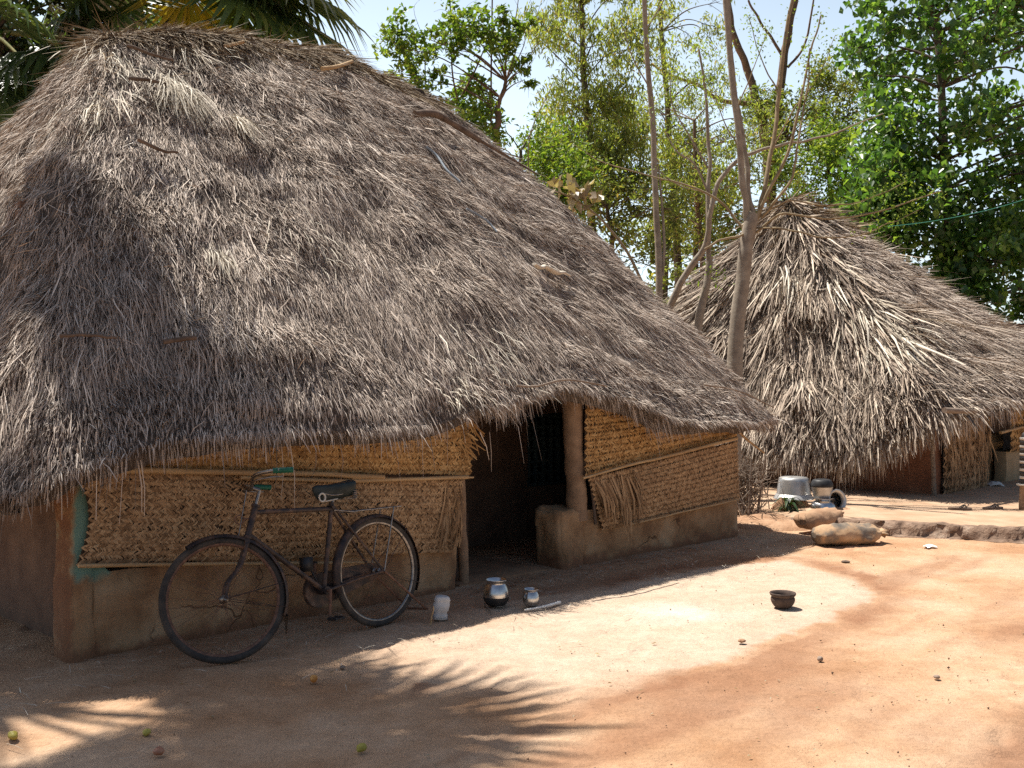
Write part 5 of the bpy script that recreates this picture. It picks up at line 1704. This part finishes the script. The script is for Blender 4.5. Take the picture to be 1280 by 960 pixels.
mb = MB()
pts = spline([on_roof(px, py, l) for px, py, l in [(514, 146, 0.10), (535, 152, 0.15), (562, 166, 0.14), (598, 184, 0.12)]], 8)
mb.tube(pts, np.linspace(0.034, 0.028, len(pts)) * (1 + 0.2 * noise2(np.arange(len(pts)) * 0.6, 0, 1, 3)), 10)
pts = spline([on_roof(px, py, l) for px, py, l in [(598, 184, 0.12), (640, 204, 0.11), (672, 215, 0.10)]], 6)
mb.tube(pts, np.linspace(0.016, 0.008, len(pts)), 7)
tag(mb.build('branch', M['wood_brown'], smooth=True), 'dark crooked branch lying high on the near thatch', 'branch')
mb = MB()
pts = spline([on_roof(px, py, 0.11) for px, py in [(532, 193), (545, 205), (556, 222), (572, 236)]], 8)
mb.tube(pts, 0.011, 7)
tag(mb.build('cord', M['cord'], smooth=True), 'frayed blue grey cord lying on the near thatch, below the crooked branch', 'cord')
mb = MB()
pts = spline([on_roof(px, py, 0.10) for px, py in [(580, 265), (596, 274), (610, 284), (618, 297)]], 8)
mb.tube(pts, 0.009, 7)
tag(mb.build('cord', M['cord'], smooth=True), 'short dark cord lying lower on the near thatch than the frayed one', 'cord')
pc = on_roof(690, 343, 0.06)
mb = MB()
t = np.linspace(0, 1, 14)
i, j = roof1.find(690, 343)
a, b_ = on_roof(664, 337, 0.10), on_roof(710, 348, 0.10)
pts = a + (b_ - a) * t[:, None] + np.stack([noise2(t * 6, 1, 1, 3), noise2(t * 6, 2, 1, 3), noise2(t * 6, 3, 1, 3)], -1) * 0.03
mb.tube(pts, 0.035 * (0.5 + 0.5 * np.sin(t * 3.14) + 0.35 * noise2(t * 7, 8, 1, 4)), 10, flat=0.6)
tag(mb.build('rag', surf('cream_rag', [(0.3, (0.50, 0.43, 0.33)), (0.7, (0.72, 0.65, 0.54))], 14, bumps=0.6), smooth=True), 'crumpled cream rag lying on the sunny near thatch', 'rag')


# ------------------------------------------------------------------ trees
def limb(mb, pts, r0, r1, sides=8, mi=0, n=7, seed=0, wob=0.0, thin=0.78):
    p = spline(pts, n)
    t = np.arange(len(p))
    if wob:
        p = p + np.stack([noise2(t * 0.4, 1, 1, seed), noise2(t * 0.4, 2, 1, seed), noise2(t * 0.4, 3, 1, seed)], -1) * wob
    r = np.linspace(r0, r1, len(p)) * thin * (1 + 0.07 * noise2(t * 0.7, 7, 1, seed))
    mb.tube(p, r, sides, mi=mi)
    return p


def tree(name, label, base, trunk, r0, clumps, leaf, bark, per, lsize, seed, group=None, droop=0.0, aspect=0.5, branch_r=0.03, start=0.45, flat=0.5, extra=None, cat='tree', clsd=0.5, twigs=True, dens=1.0):
    """trunk polyline (world), clumps (centre, radius); a limb runs from the trunk to every clump"""
    r = np.random.default_rng(seed)
    t = thing(name, label, cat, tuple(base), group=group)
    B = np.asarray(base, float)
    mb = MB()
    tp = limb(mb, [np.asarray(p, float) - B for p in trunk], r0, r0 * 0.35, 10, seed=seed, wob=0.04)
    lv = MB()
    for c, rad in clumps:
        c = np.asarray(c, float) - B
        rad = np.broadcast_to(np.asarray(rad, float), 3)
        k = int(len(tp) * start)
        cand = tp[k:]
        cost = np.linalg.norm(cand - c, axis=1) + 0.9 * np.maximum(0, cand[:, 2] - c[2] + 0.2)
        o = cand[np.argmin(cost)]
        mid = (o + c) / 2 + np.array([0, 0, 0.12 * np.linalg.norm(c - o)]) + r.normal(0, 0.06, 3)
        limb(mb, [o, mid, c], branch_r * r.uniform(0.7, 1.1), branch_r * 0.25, 6, seed=seed)
        if twigs:
            for _ in range(5):
                e = c + r.normal(0, 0.6, 3) * rad
                limb(mb, [c - (c - mid) * r.uniform(0, 0.4), (c + e) / 2 + r.normal(0, 0.04, 3), e], branch_r * 0.28, branch_r * 0.1, 4, n=4)
        n = int(per * dens * (rad[0] * rad[2]) / 0.25)
        # leaves gather on twigs: sub-clusters inside each clump
        ns = max(4, n // 22)
        sc = c + unit(r.normal(0, 1, (ns, 3))) * (r.random((ns, 1)) ** 0.45) * rad
        who = r.integers(0, ns, n)
        P = sc[who] + r.normal(0, 0.22, (n, 3)) * rad.mean() * np.array([1, 1, 0.8]) * clsd * 2
        ax = r.normal(0, 1, (n, 3))
        ax[:, 2] -= droop
        nr = r.normal(0, 0.6, (n, 3)) + np.array([0, 0, flat * 2])
        L = r.uniform(0.6, 1.25, n) * lsize
        lv.leaves(P, ax, nr, L, L * aspect)
    if extra:
        extra(mb, lv, r, B)
    mb.build('trunk', bark, t, smooth=True)
    lv.build('crown', leaf, t)
    return t


def clump_field(px0, px1, py0, py1, Y, n, rad, seed, dy=1.2, shape=None):
    r = np.random.default_rng(seed)
    out = []
    while len(out) < n:
        px, py = r.uniform(px0, px1), r.uniform(py0, py1)
        u, v = (px - (px0 + px1) / 2) / ((px1 - px0) / 2), (py - (py0 + py1) / 2) / ((py1 - py0) / 2)
        if shape is None:
            if u * u + v * v > 1:
                continue
        elif not shape(px, py):
            continue
        out.append((at(px, py, Y + r.uniform(-dy, dy)), r.uniform(*rad)))
    return out


def G(px, Y):
    return np.array([(px - 640) / 1280 * Y, Y, 0.0])


# broad-leaved tree on the right
Yp = 20.5
def pip(px, py):
    left = np.interp(py, [-160, 0, 60, 110, 150, 200, 260, 330, 430, 520], [1030, 1066, 1062, 1072, 1100, 1085, 1066, 1095, 1190, 1260])
    return px > left + 12
cl = clump_field(1050, 1480, -170, 470, Yp, 84, (0.55, 0.9), 101, 2.0, pip)
cl += clump_field(1060, 1420, 200, 470, Yp - 0.6, 36, (0.50, 0.8), 102, 1.0, pip)
cl += [(at(1078, 95, Yp), 0.36), (at(1072, 60, Yp), 0.34), (at(1090, 20, Yp), 0.4), (at(1110, 185, Yp), 0.4)]
tree('broadleaf_tree', 'tall dense tree with broad glossy green leaves at far right', G(1190, Yp), [G(1190, Yp), at(1186, 330, Yp), at(1180, 180, Yp), at(1172, 60, Yp), at(1150, -80, Yp)], 0.16, cl, M['leaf_pipal'], M['bark_dark'], 140, 0.17, 5, aspect=0.72, droop=0.7, start=0.15, branch_r=0.045)

# young tree left of centre: separate leafy puffs with sky between
Y1 = 16.0
puffs = [(505, 38, 0.34), (492, 58, 0.30), (520, 66, 0.28), (540, 48, 0.26), (548, 60, 0.2), (566, 22, 0.30), (588, 32, 0.34), (600, 55, 0.30), (620, 48, 0.30), (646, 42, 0.26), (628, 20, 0.22), (655, 30, 0.2), (500, 95, 0.22), (515, 90, 0.24), (548, 88, 0.2), (525, 110, 0.26), (560, 130, 0.30), (590, 120, 0.32), (600, 105, 0.26), (575, 150, 0.36), (610, 140, 0.3),
         (598, 160, 0.40), (640, 90, 0.18), (655, 100, 0.18), (575, 60, 0.24), (660, 88, 0.2), (635, 62, 0.24)]
def ex1(mb, lv, r, B):
    for pix, a, b in [([(572, 125), (566, 95), (564, 60), (562, -30)], 0.022, 0.012), ([(576, 122), (592, 92), (605, 62)], 0.025, 0.012), ([(614, 160), (614, 90), (615, 20), (616, -40)], 0.022, 0.015), ([(532, 110), (531, 70)], 0.016, 0.01), ([(630, 108), (634, 70), (645, 20), (650, -20)], 0.014, 0.008), ([(622, 130), (632, 105), (655, 80), (675, 50)], 0.018, 0.006)]:
        limb(mb, [at(px, py, Y1) - B for px, py in pix], a, b, 6)
tree('young_tree', 'young tree with separate light green leaf puffs against the sky', G(620, Y1), [G(620, Y1), at(620, 200, Y1), at(621, 160, Y1), at(624, 130, Y1), at(634, 100, Y1)], 0.10, [(at(px, py, Y1 + random.uniform(-0.5, 0.5)), r) for px, py, r in puffs], M['leaf_light'], M['bark_red'], 620, 0.11, 9, aspect=0.5, extra=ex1, branch_r=0.018)

# feathery trees and shrubs of the far grove, each its own thing
GG = 'trees of the grove behind the huts'
Y2 = 19.0
def ex2(mb, lv, r, B):
    limb(mb, [at(640, 20, Y2) - B, at(680, 55, Y2) - B, at(720, 95, Y2) - B, at(755, 140, Y2) - B, at(785, 200, Y2) - B], 0.012, 0.02, 6)
tree('feathery_tree', 'tall feathery tree with hanging yellow green sprays behind the near roof', G(745, Y2), [G(745, Y2), at(742, 330, Y2), at(736, 200, Y2), at(728, 60, Y2), at(722, -60, Y2)], 0.13,
     clump_field(660, 815, -60, 130, Y2, 26, (0.28, 0.5), 201, 1.4) + clump_field(680, 790, 80, 290, Y2, 30, (0.35, 0.55), 202, 1.0), M['leaf_feather'], M['bark_dark'], 520, 0.12, 21, GG, droop=1.6, aspect=0.26, branch_r=0.02, extra=ex2, start=0.3)
Y3 = 22.0
tree('feathery_tree', 'sparse pale feathery tree, sky showing through its top', G(850, Y3), [G(850, Y3), at(846, 320, Y3), at(838, 180, Y3), at(828, 60, Y3), at(820, -80, Y3)], 0.13,
     clump_field(790, 930, -60, 120, Y3, 15, (0.25, 0.5), 203, 1.4) + clump_field(770, 920, 110, 250, Y3, 22, (0.3, 0.55), 204, 1.0), M['leaf_feather'], M['bark_dark'], 330, 0.12, 22, GG, droop=1.0, aspect=0.26, branch_r=0.025, start=0.3)
Y4 = 24.0
def ex4(mb, lv, r, B):
    for pix, a, b in [([(962, 250), (960, 195), (952, 150), (938, 100), (922, 55), (912, 20), (905, -40)], 0.17, 0.07), ([(962, 240), (972, 150), (978, 90), (986, 40), (997, -30)], 0.16, 0.09), ([(978, 70), (955, 35), (935, 0)], 0.05, 0.03), ([(985, 85), (1008, 50), (1020, -10)], 0.04, 0.025), ([(940, 130), (900, 125), (875, 108), (840, 95), (815, 80)], 0.08, 0.03)]:
        limb(mb, [at(px, py, Y4) - B for px, py in pix], a, b, 8, wob=0.04, seed=int(pix[0][0]))
tree('forked_tree', 'bare forked brown tree standing behind the far roof peak', G(962, Y4), [G(962, Y4), at(963, 330, Y4), at(962, 240, Y4), at(962, 200, Y4)], 0.19,
     clump_field(1000, 1075, 90, 190, Y4, 16, (0.35, 0.6), 205, 0.8) + clump_field(925, 985, 110, 200, Y4, 10, (0.3, 0.5), 206, 0.8), M['leaf_olive'], M['bark_red'], 420, 0.12, 23, GG, aspect=0.4, branch_r=0.03, start=0.5, extra=ex4)
Y5 = 18.0
tree('bushy_tree', 'low bushy tree with dull olive leaves between the two roofs', G(770, Y5), [G(770, Y5), at(768, 380, Y5), at(764, 300, Y5), at(760, 230, Y5)], 0.10,
     clump_field(700, 850, 200, 350, Y5, 30, (0.3, 0.5), 207, 1.0), M['leaf_olive'], M['bark_dark'], 260, 0.105, 24, GG, aspect=0.42, branch_r=0.02, start=0.2)
Y6 = 21.0
tree('bushy_tree', 'olive bushy tree behind the bare stems left of the far roof', G(870, Y6), [G(870, Y6), at(868, 360, Y6), at(872, 280, Y6), at(878, 180, Y6)], 0.11,
     clump_field(820, 960, 160, 370, Y6, 34, (0.35, 0.55), 208, 1.2), M['leaf_olive'], M['bark_dark'], 210, 0.11, 25, GG, aspect=0.42, branch_r=0.022, start=0.2)
Y7 = 23.0
tree('bushy_tree', 'mid green bushy tree right of the far roof peak', G(1050, Y7), [G(1050, Y7), at(1046, 360, Y7), at(1040, 260, Y7), at(1034, 190, Y7)], 0.12,
     clump_field(975, 1110, 165, 330, Y7, 38, (0.4, 0.62), 209, 1.2), M['leaf_light'], M['bark_dark'], 320, 0.12, 26, GG, aspect=0.42, branch_r=0.024, start=0.2)
Y8 = 17.0
tree('bushy_tree', 'yellow green bush rising just behind the near roof slope', G(640, Y8), [G(640, Y8), at(640, 330, Y8), at(645, 250, Y8), at(650, 190, Y8)], 0.09,
     clump_field(560, 735, 150, 300, Y8, 34, (0.25, 0.45), 210, 0.8), M['leaf_light'], M['bark_dark'], 420, 0.10, 27, GG, aspect=0.4, branch_r=0.018, start=0.2)
Ya = 20.0
tree('feathery_tree', 'low feathery yellow green tree just left of the far roof peak', G(880, Ya), [G(880, Ya), at(878, 350, Ya), at(872, 260, Ya), at(868, 150, Ya)], 0.10,
     clump_field(770, 1000, 110, 330, Ya, 34, (0.3, 0.5), 212, 1.2), M['leaf_feather'], M['bark_red'], 260, 0.10, 29, GG, droop=1.0, aspect=0.3, branch_r=0.02, start=0.2)
Y9 = 30.0
far_cl = clump_field(640, 1080, 230, 470, Y9, 40, (0.6, 1.0), 211, 2.0, lambda px, py: True)
tree('hazy_tree', 'distant pale olive tree line closing the gap low between the roofs', G(830, Y9), [G(830, Y9), at(830, 380, Y9), at(835, 300, Y9), at(840, 240, Y9)], 0.2, far_cl, M['leaf_olive'], M['bark_dark'], 120, 0.19, 28, GG, aspect=0.5, branch_r=0.03, start=0.1)

# bare pale-barked tree between the huts, thin drooping boughs
Yb = 12.4
def moringa():
    B = G(920, Yb)
    t = thing('bare_tree', 'pale bare trunk with fanning stems in front of the far roof', 'tree', tuple(B))
    mb = MB()
    q = lambda L: [at(px, py, Yb + dy) - B for px, py, dy in L]
    limb(mb, q([(916, 640, 0), (918, 480, 0), (921, 410, 0), (928, 350, 0), (934, 300, 0), (940, 268, 0)]), 0.135, 0.100, 12, wob=0.012, seed=3)
    S_ = [([(936, 285, 0), (930, 235, -0.05), (922, 160, -0.1), (913, 80, -0.1), (906, 0, -0.1), (902, -60, -0.1)], 0.056, 0.032),
          ([(942, 275, 0), (936, 240, 0.05), (928, 170, 0.1), (919, 110, 0.15), (912, 20, 0.2), (908, -50, 0.2)], 0.048, 0.025)]
    for p, a, b in S_:
        limb(mb, q(p), a, b, 9, wob=0.02, seed=int(a * 1000))
    mb.build('trunk', M['bark_pale'], t, smooth=True)
    mb = MB()
    T_ = [([(946, 275, 0), (954, 240, 0), (965, 185, 0.1), (974, 120, 0.2), (980, 60, 0.2), (990, 0, 0.2), (996, -60, 0.2)], 0.040, 0.026),
          ([(948, 272, 0), (962, 235, -0.1), (985, 190, -0.1), (1000, 130, -0.1), (1012, 70, 0), (1026, 20, 0)], 0.032, 0.012),
          ([(952, 272, 0), (975, 245, -0.2), (992, 215, -0.2), (998, 180, -0.2), (1010, 100, 0), (1012, 60, 0)], 0.024, 0.010),
          ([(945, 290, 0), (975, 268, -0.3), (1010, 271, -0.4), (1060, 272, -0.4), (1110, 262, -0.4), (1150, 247, -0.3), (1178, 238, -0.3)], 0.020, 0.006),
          ([(945, 285, 0), (985, 287, -0.4), (1030, 297, -0.5), (1070, 295, -0.5), (1110, 280, -0.5), (1150, 262, -0.5)], 0.016, 0.005),
          ([(950, 270, 0), (985, 252, -0.2), (1030, 256, -0.3), (1065, 253, -0.3), (1100, 243, -0.3), (1135, 226, -0.3)], 0.015, 0.005),
          ([(938, 290, 0), (915, 297, -0.1), (895, 303, -0.2), (882, 312, -0.2)], 0.020, 0.018),
          ([(934, 292, 0), (915, 268, 0.1), (890, 245, 0.1), (860, 232, 0.1), (820, 222, 0.2), (760, 205, 0.3), (715, 180, 0.3)], 0.024, 0.006),
          ([(965, 185, 0.1), (990, 140, 0), (1020, 100, 0), (1045, 45, 0)], 0.012, 0.004), ([(974, 120, 0.2), (955, 80, 0.3), (935, 20, 0.4)], 0.014, 0.005), ([(925, 190, 0), (905, 150, 0), (890, 100, 0)], 0.014, 0.004), ([(922, 130, 0), (940, 90, 0), (960, 40, 0)], 0.012, 0.004)]
    tips = []
    for p, a, b in T_:
        pts = limb(mb, q(p), a, b, 7, wob=0.015, seed=int(a * 7000))
        tips.append(pts)
    mb.build('branches', M['stem_brown'], t, smooth=True)
    lv = MB()
    r = np.random.default_rng(41)
    for k, pts in enumerate(tips):
        n = 90
        i = (len(pts) * (0.55 + 0.45 * r.random(n) ** 0.6)).astype(int).clip(0, len(pts) - 1)
        if k in (6,):
            continue
        P = pts[i] + r.normal(0, 0.06, (n, 3)) + [0, 0, 0.02]
        lv.leaves(P, r.normal(0, 1, (n, 3)), r.normal(0, 0.5, (n, 3)) + [0, 0, 1], r.uniform(0.025, 0.05, n), r.uniform(0.018, 0.03, n))
    lv.build('leaves', M['leaf_moringa'], t)


moringa()

Yc = 13.2
def curved():
    B = G(868, Yc)
    t = thing('bare_tree', 'slender stem beside the far roof with one bough arching right', 'tree', tuple(B))
    mb = MB()
    q = lambda L: [at(px, py, Yc + dy) - B for px, py, dy in L]
    limb(mb, q([(866, 640, 0), (870, 460, 0), (874, 400, 0), (883, 355, 0), (888, 320, 0)]), 0.085, 0.055, 10, wob=0.012, seed=5)
    limb(mb, q([(886, 335, 0), (886, 260, 0), (886, 190, 0.1), (882, 120, 0.1), (872, 60, 0.1)]), 0.048, 0.016, 8, wob=0.02, seed=7)
    limb(mb, q([(825, 420, 0.2), (842, 372, 0.1), (864, 333, 0), (882, 306, -0.1), (888, 268, -0.2), (898, 228, -0.2), (925, 199, -0.2), (965, 184, -0.2), (1010, 175, -0.2), (1055, 162, -0.2), (1105, 142, -0.2)]), 0.066, 0.008, 8, wob=0.015, seed=9)
    limb(mb, q([(885, 240, 0), (868, 205, 0), (845, 188, 0), (825, 150, 0.1)]), 0.022, 0.006, 6)
    limb(mb, q([(885, 210, 0), (862, 170, 0), (840, 130, 0), (838, 90, 0)]), 0.018, 0.005, 6)
    mb.build('trunk', M['bark_pale'], t, smooth=True)
    lv = MB()
    r = np.random.default_rng(43)
    n = 420
    c = [at(1080, 152, Yc), at(1040, 168, Yc), at(870, 100, Yc), at(842, 110, Yc), at(828, 150, Yc), at(890, 345, Yc), at(880, 60, Yc)]
    P = np.array([c[k] for k in r.integers(0, len(c), n)]) - B + r.normal(0, 0.13, (n, 3))
    lv.leaves(P, r.normal(0, 1, (n, 3)), r.normal(0, 0.5, (n, 3)) + [0, 0, 1], r.uniform(0.03, 0.06, n), r.uniform(0.02, 0.035, n))
    lv.build('leaves', M['leaf_moringa'], t)


curved()

Yd = 14.2
B = G(824, Yd)
t = thing('slender_tree', 'tall thin straight grey stem rising between the two roofs', 'tree', tuple(B))
mb = MB()
q = lambda L: [at(px, py, Yd) - B for px, py in L]
limb(mb, q([(824, 630), (824, 350), (820, 260), (815, 150), (808, 60), (803, -30), (798, -110)]), 0.066, 0.034, 10, wob=0.02, seed=3)
limb(mb, q([(828, 345), (830, 300), (826, 240), (822, 200)]), 0.035, 0.012, 7)
limb(mb, q([(818, 210), (850, 232), (880, 240)]), 0.014, 0.005, 6)
limb(mb, q([(812, 110), (790, 70), (775, 20)]), 0.016, 0.006, 6)
limb(mb, q([(806, 40), (830, 0), (850, -40)]), 0.016, 0.006, 6)
mb.build('trunk', M['bark_pale'], t, smooth=True)
lv = MB()
r_ = np.random.default_rng(44)
n = 500
c = [at(775, 15, Yd), at(850, -40, Yd), at(798, -110, Yd), at(790, 60, Yd), at(830, 5, Yd)]
P = np.array([c[k] for k in r_.integers(0, len(c), n)]) - B + r_.normal(0, 0.25, (n, 3))
lv.leaves(P, r_.normal(0, 1, (n, 3)) - [0, 0, 1], r_.normal(0, 0.5, (n, 3)) + [0, 0, 1], r_.uniform(0.05, 0.09, n), r_.uniform(0.015, 0.03, n))
lv.build('leaves', M['leaf_feather'], t)

# dead leaning sapling and dry leaves at the back of the near roof
Ye = 13.6
B = G(720, Ye)
t = thing('leaning_sapling', 'thin bent sapling with big withered leaves at the roof edge', 'sapling', tuple(B))
mb = MB()
q = lambda L: [at(px, py, Ye) - B for px, py in L]
limb(mb, q([(830, 420), (792, 330), (770, 296), (745, 268), (712, 246), (690, 238)]), 0.03, 0.012, 7)
limb(mb, q([(720, 640), (700, 400), (660, 200), (690, 105)]), 0.02, 0.006, 6)
mb.build('stem', M['stem_brown'], t, smooth=True)
lv = MB()
n = 46
c = [at(735, 248, Ye), at(722, 250, Ye), at(712, 238, Ye), at(690, 228, Ye)]
P = np.array([c[k] for k in r_.integers(0, 4, n)]) - B + r_.normal(0, 0.10, (n, 3))
lv.leaves(P, r_.normal(0, 1, (n, 3)) - [0, 0, 0.6], r_.normal(0, 1, (n, 3)) + [0, -0.5, 0.5], r_.uniform(0.14, 0.26, n), r_.uniform(0.08, 0.15, n))
lv.build('leaves', M['dry_leaf'], t)

# green string tied between the trees
mb = MB()
p0, p1 = at(1110, 283, 14.5), at(1330, 232, 15.5)
tt = np.linspace(0, 1, 24)[:, None]
pts = p0 + (p1 - p0) * tt - np.array([0, 0, 0.10]) * (4 * tt * (1 - tt))
mb.tube(pts, 0.004, 5)
tag(mb.build('string', M['green_wire'], smooth=True), 'thin green string stretched in front of the broad leaved tree', 'string')


# ------------------------------------------------------------------ fan palms
def fan_mesh(name, mats, petiole, Rf, seed, nseg=40, spread=112):
    r = np.random.default_rng(seed)
    mb = MB()
    mb.tube(spline([(0, 0, 0), (petiole * 0.5, 0, 0.03), (petiole, 0, 0)], 6), np.linspace(0.028, 0.014, 13), 7, mi=1)
    ph = np.radians(np.linspace(-spread, spread, nseg)) + r.normal(0, 0.015, nseg)
    dph = np.radians(2 * spread) / nseg
    for a in ph:
        L = Rf * r.uniform(0.88, 1.08) * (0.72 + 0.28 * math.cos(a * 0.8))
        d = np.array([math.cos(a), math.sin(a), 0])
        sd = np.array([-math.sin(a), math.cos(a), 0])
        r1 = 0.66 * L
        w = dph * r1 * 0.53
        dz = -0.10 * Rf * (1 - math.cos(a)) + r.normal(0, 0.01)
        c = np.array([petiole - 0.02, 0, 0])
        dr = -0.20 * Rf * r.uniform(0.6, 1.3)
        m1 = c + d * r1 + [0, 0, dz * 0.5 - 0.03 * Rf]
        l1, r1_ = m1 + sd * w + [0, 0, 0.5 * w], m1 - sd * w + [0, 0, 0.5 * w]
        m2 = c + d * L * 0.8 + [0, 0, dz + dr * 0.35]
        l2, r2 = m2 + sd * w * 0.6 + [0, 0, 0.3 * w], m2 - sd * w * 0.6 + [0, 0, 0.3 * w]
        tip = c + d * L + [0, 0, dz + dr]
        mb.add([c, l1, m1, r1_, l2, m2, r2, tip], [(0, 1, 2), (0, 2, 3)], 0)
        n0 = mb.n - 8
        mb.f.append((np.array([[1, 4, 5, 2], [2, 5, 6, 3]]) + n0, 0))
        mb.f.append((np.array([[4, 7, 5], [5, 7, 6]]) + n0, 0))
    o = mb.build(name, mats)
    return o


fan_src = [fan_mesh('frond', [M['palm_leaf'], M['petiole']], 1.05, 1.05, 1), fan_mesh('frond', [M['palm_leaf'], M['petiole']], 1.25, 1.15, 2), fan_mesh('frond', [M['palm_yellow'], M['petiole']], 0.9, 0.95, 3), fan_mesh('frond', [M['palm_grey'], M['petiole']], 1.1, 1.05, 4)]
fan_data = [o.data for o in fan_src]
for o in fan_src:
    bpy.data.objects.remove(o)


def palm(label, base, crown, r0, n, seed, fronds=None, group='fan palms', elev=(-50, 75), scale=(0.85, 1.15)):
    r = np.random.default_rng(seed)
    base, crown = np.asarray(base, float), np.asarray(crown, float)
    t = thing('fan_palm', label, 'palm tree', tuple(base), group=group)
    mb = MB()
    d = crown - base
    pts = spline([np.zeros(3), d * 0.35 + [d[0] * -0.12, 0, 0], d * 0.7 + [d[0] * -0.08, 0, 0], d], 10)
    k = np.arange(len(pts))
    mb.tube(pts, np.linspace(r0 * 1.25, r0 * 0.85, len(pts)) * (1 + 0.06 * (k % 2)), 14)
    mb.build('trunk', M['bark_dark'], t, smooth=True)
    mb = MB()
    for q in range(40):
        a = r.uniform(0, 6.28)
        z = r.uniform(-0.8, 0.1)
        o = np.array([math.cos(a), math.sin(a), 0])
        mb.tube([d + o * r0 * 0.7 + [0, 0, z], d + o * (r0 + 0.16) + [0, 0, z + 0.22]], [0.035, 0.018], 5)
    mb.build('leaf_bases', M['wood_brown'], t)
    lst = []
    for q in range(n):
        f = (q + 0.5) / n
        lst.append((q * 137.5 + r.uniform(-12, 12), elev[1] + (elev[0] - elev[1]) * f ** 0.8 + r.uniform(-6, 6), int(r.integers(0, 2)), r.uniform(*scale)))
    for az, el, kind, sc in lst + (fronds or []):
        o = bpy.data.objects.new('frond', fan_data[kind])
        COL.objects.link(o)
        o.parent = t
        o.location = tuple(d + np.array([0, 0, 0.0]))
        o.rotation_euler = (R(r.uniform(-25, 25)), R(-el), R(az))
        o.scale = (sc, sc, sc)
    return t


palm('fan palm directly behind the near roof peak, one yellowing leaf hanging', (-4.0, 12.4, 0), (-4.05, 12.4, 6.9), 0.2, 20, 3,
     [(-55, -62, 2, 1.0), (-15, -30, 0, 1.05), (5, -12, 3, 1.1), (-20, -48, 1, 1.0), (-40, -20, 0, 1.1), (190, -40, 0, 1.1), (215, -55, 1, 1.0), (0, -33, 0, 1.35), (-15, -26, 3, 1.35), (10, -46, 1, 1.25), (-30, -38, 0, 1.3)], elev=(-45, 60))
palm('dark fan palm behind the left side of the near roof', (-6.3, 12.0, 0), (-6.1, 11.9, 5.6), 0.2, 26, 4, [(-60, -40, 0, 1.2), (-30, -55, 1, 1.1), (-90, -60, 1, 1.1), (-20, -15, 0, 1.2)], elev=(-60, 60))
palm('tall leaning fan palm left of the near hut, shading its roof', (-6.0, 6.3, 0), (-5.25, 6.55, 8.2), 0.18, 18, 5, [(-20, -8, 1, 1.15), (-60, -15, 0, 1.1), (-35, 10, 1, 1.1), (20, 5, 1, 0.9), (-9, 3, 1, 1.22)], elev=(-55, 60), scale=(0.8, 1.0))

# dark shrub filling the gap behind the near roof at left
Yf = 12.6
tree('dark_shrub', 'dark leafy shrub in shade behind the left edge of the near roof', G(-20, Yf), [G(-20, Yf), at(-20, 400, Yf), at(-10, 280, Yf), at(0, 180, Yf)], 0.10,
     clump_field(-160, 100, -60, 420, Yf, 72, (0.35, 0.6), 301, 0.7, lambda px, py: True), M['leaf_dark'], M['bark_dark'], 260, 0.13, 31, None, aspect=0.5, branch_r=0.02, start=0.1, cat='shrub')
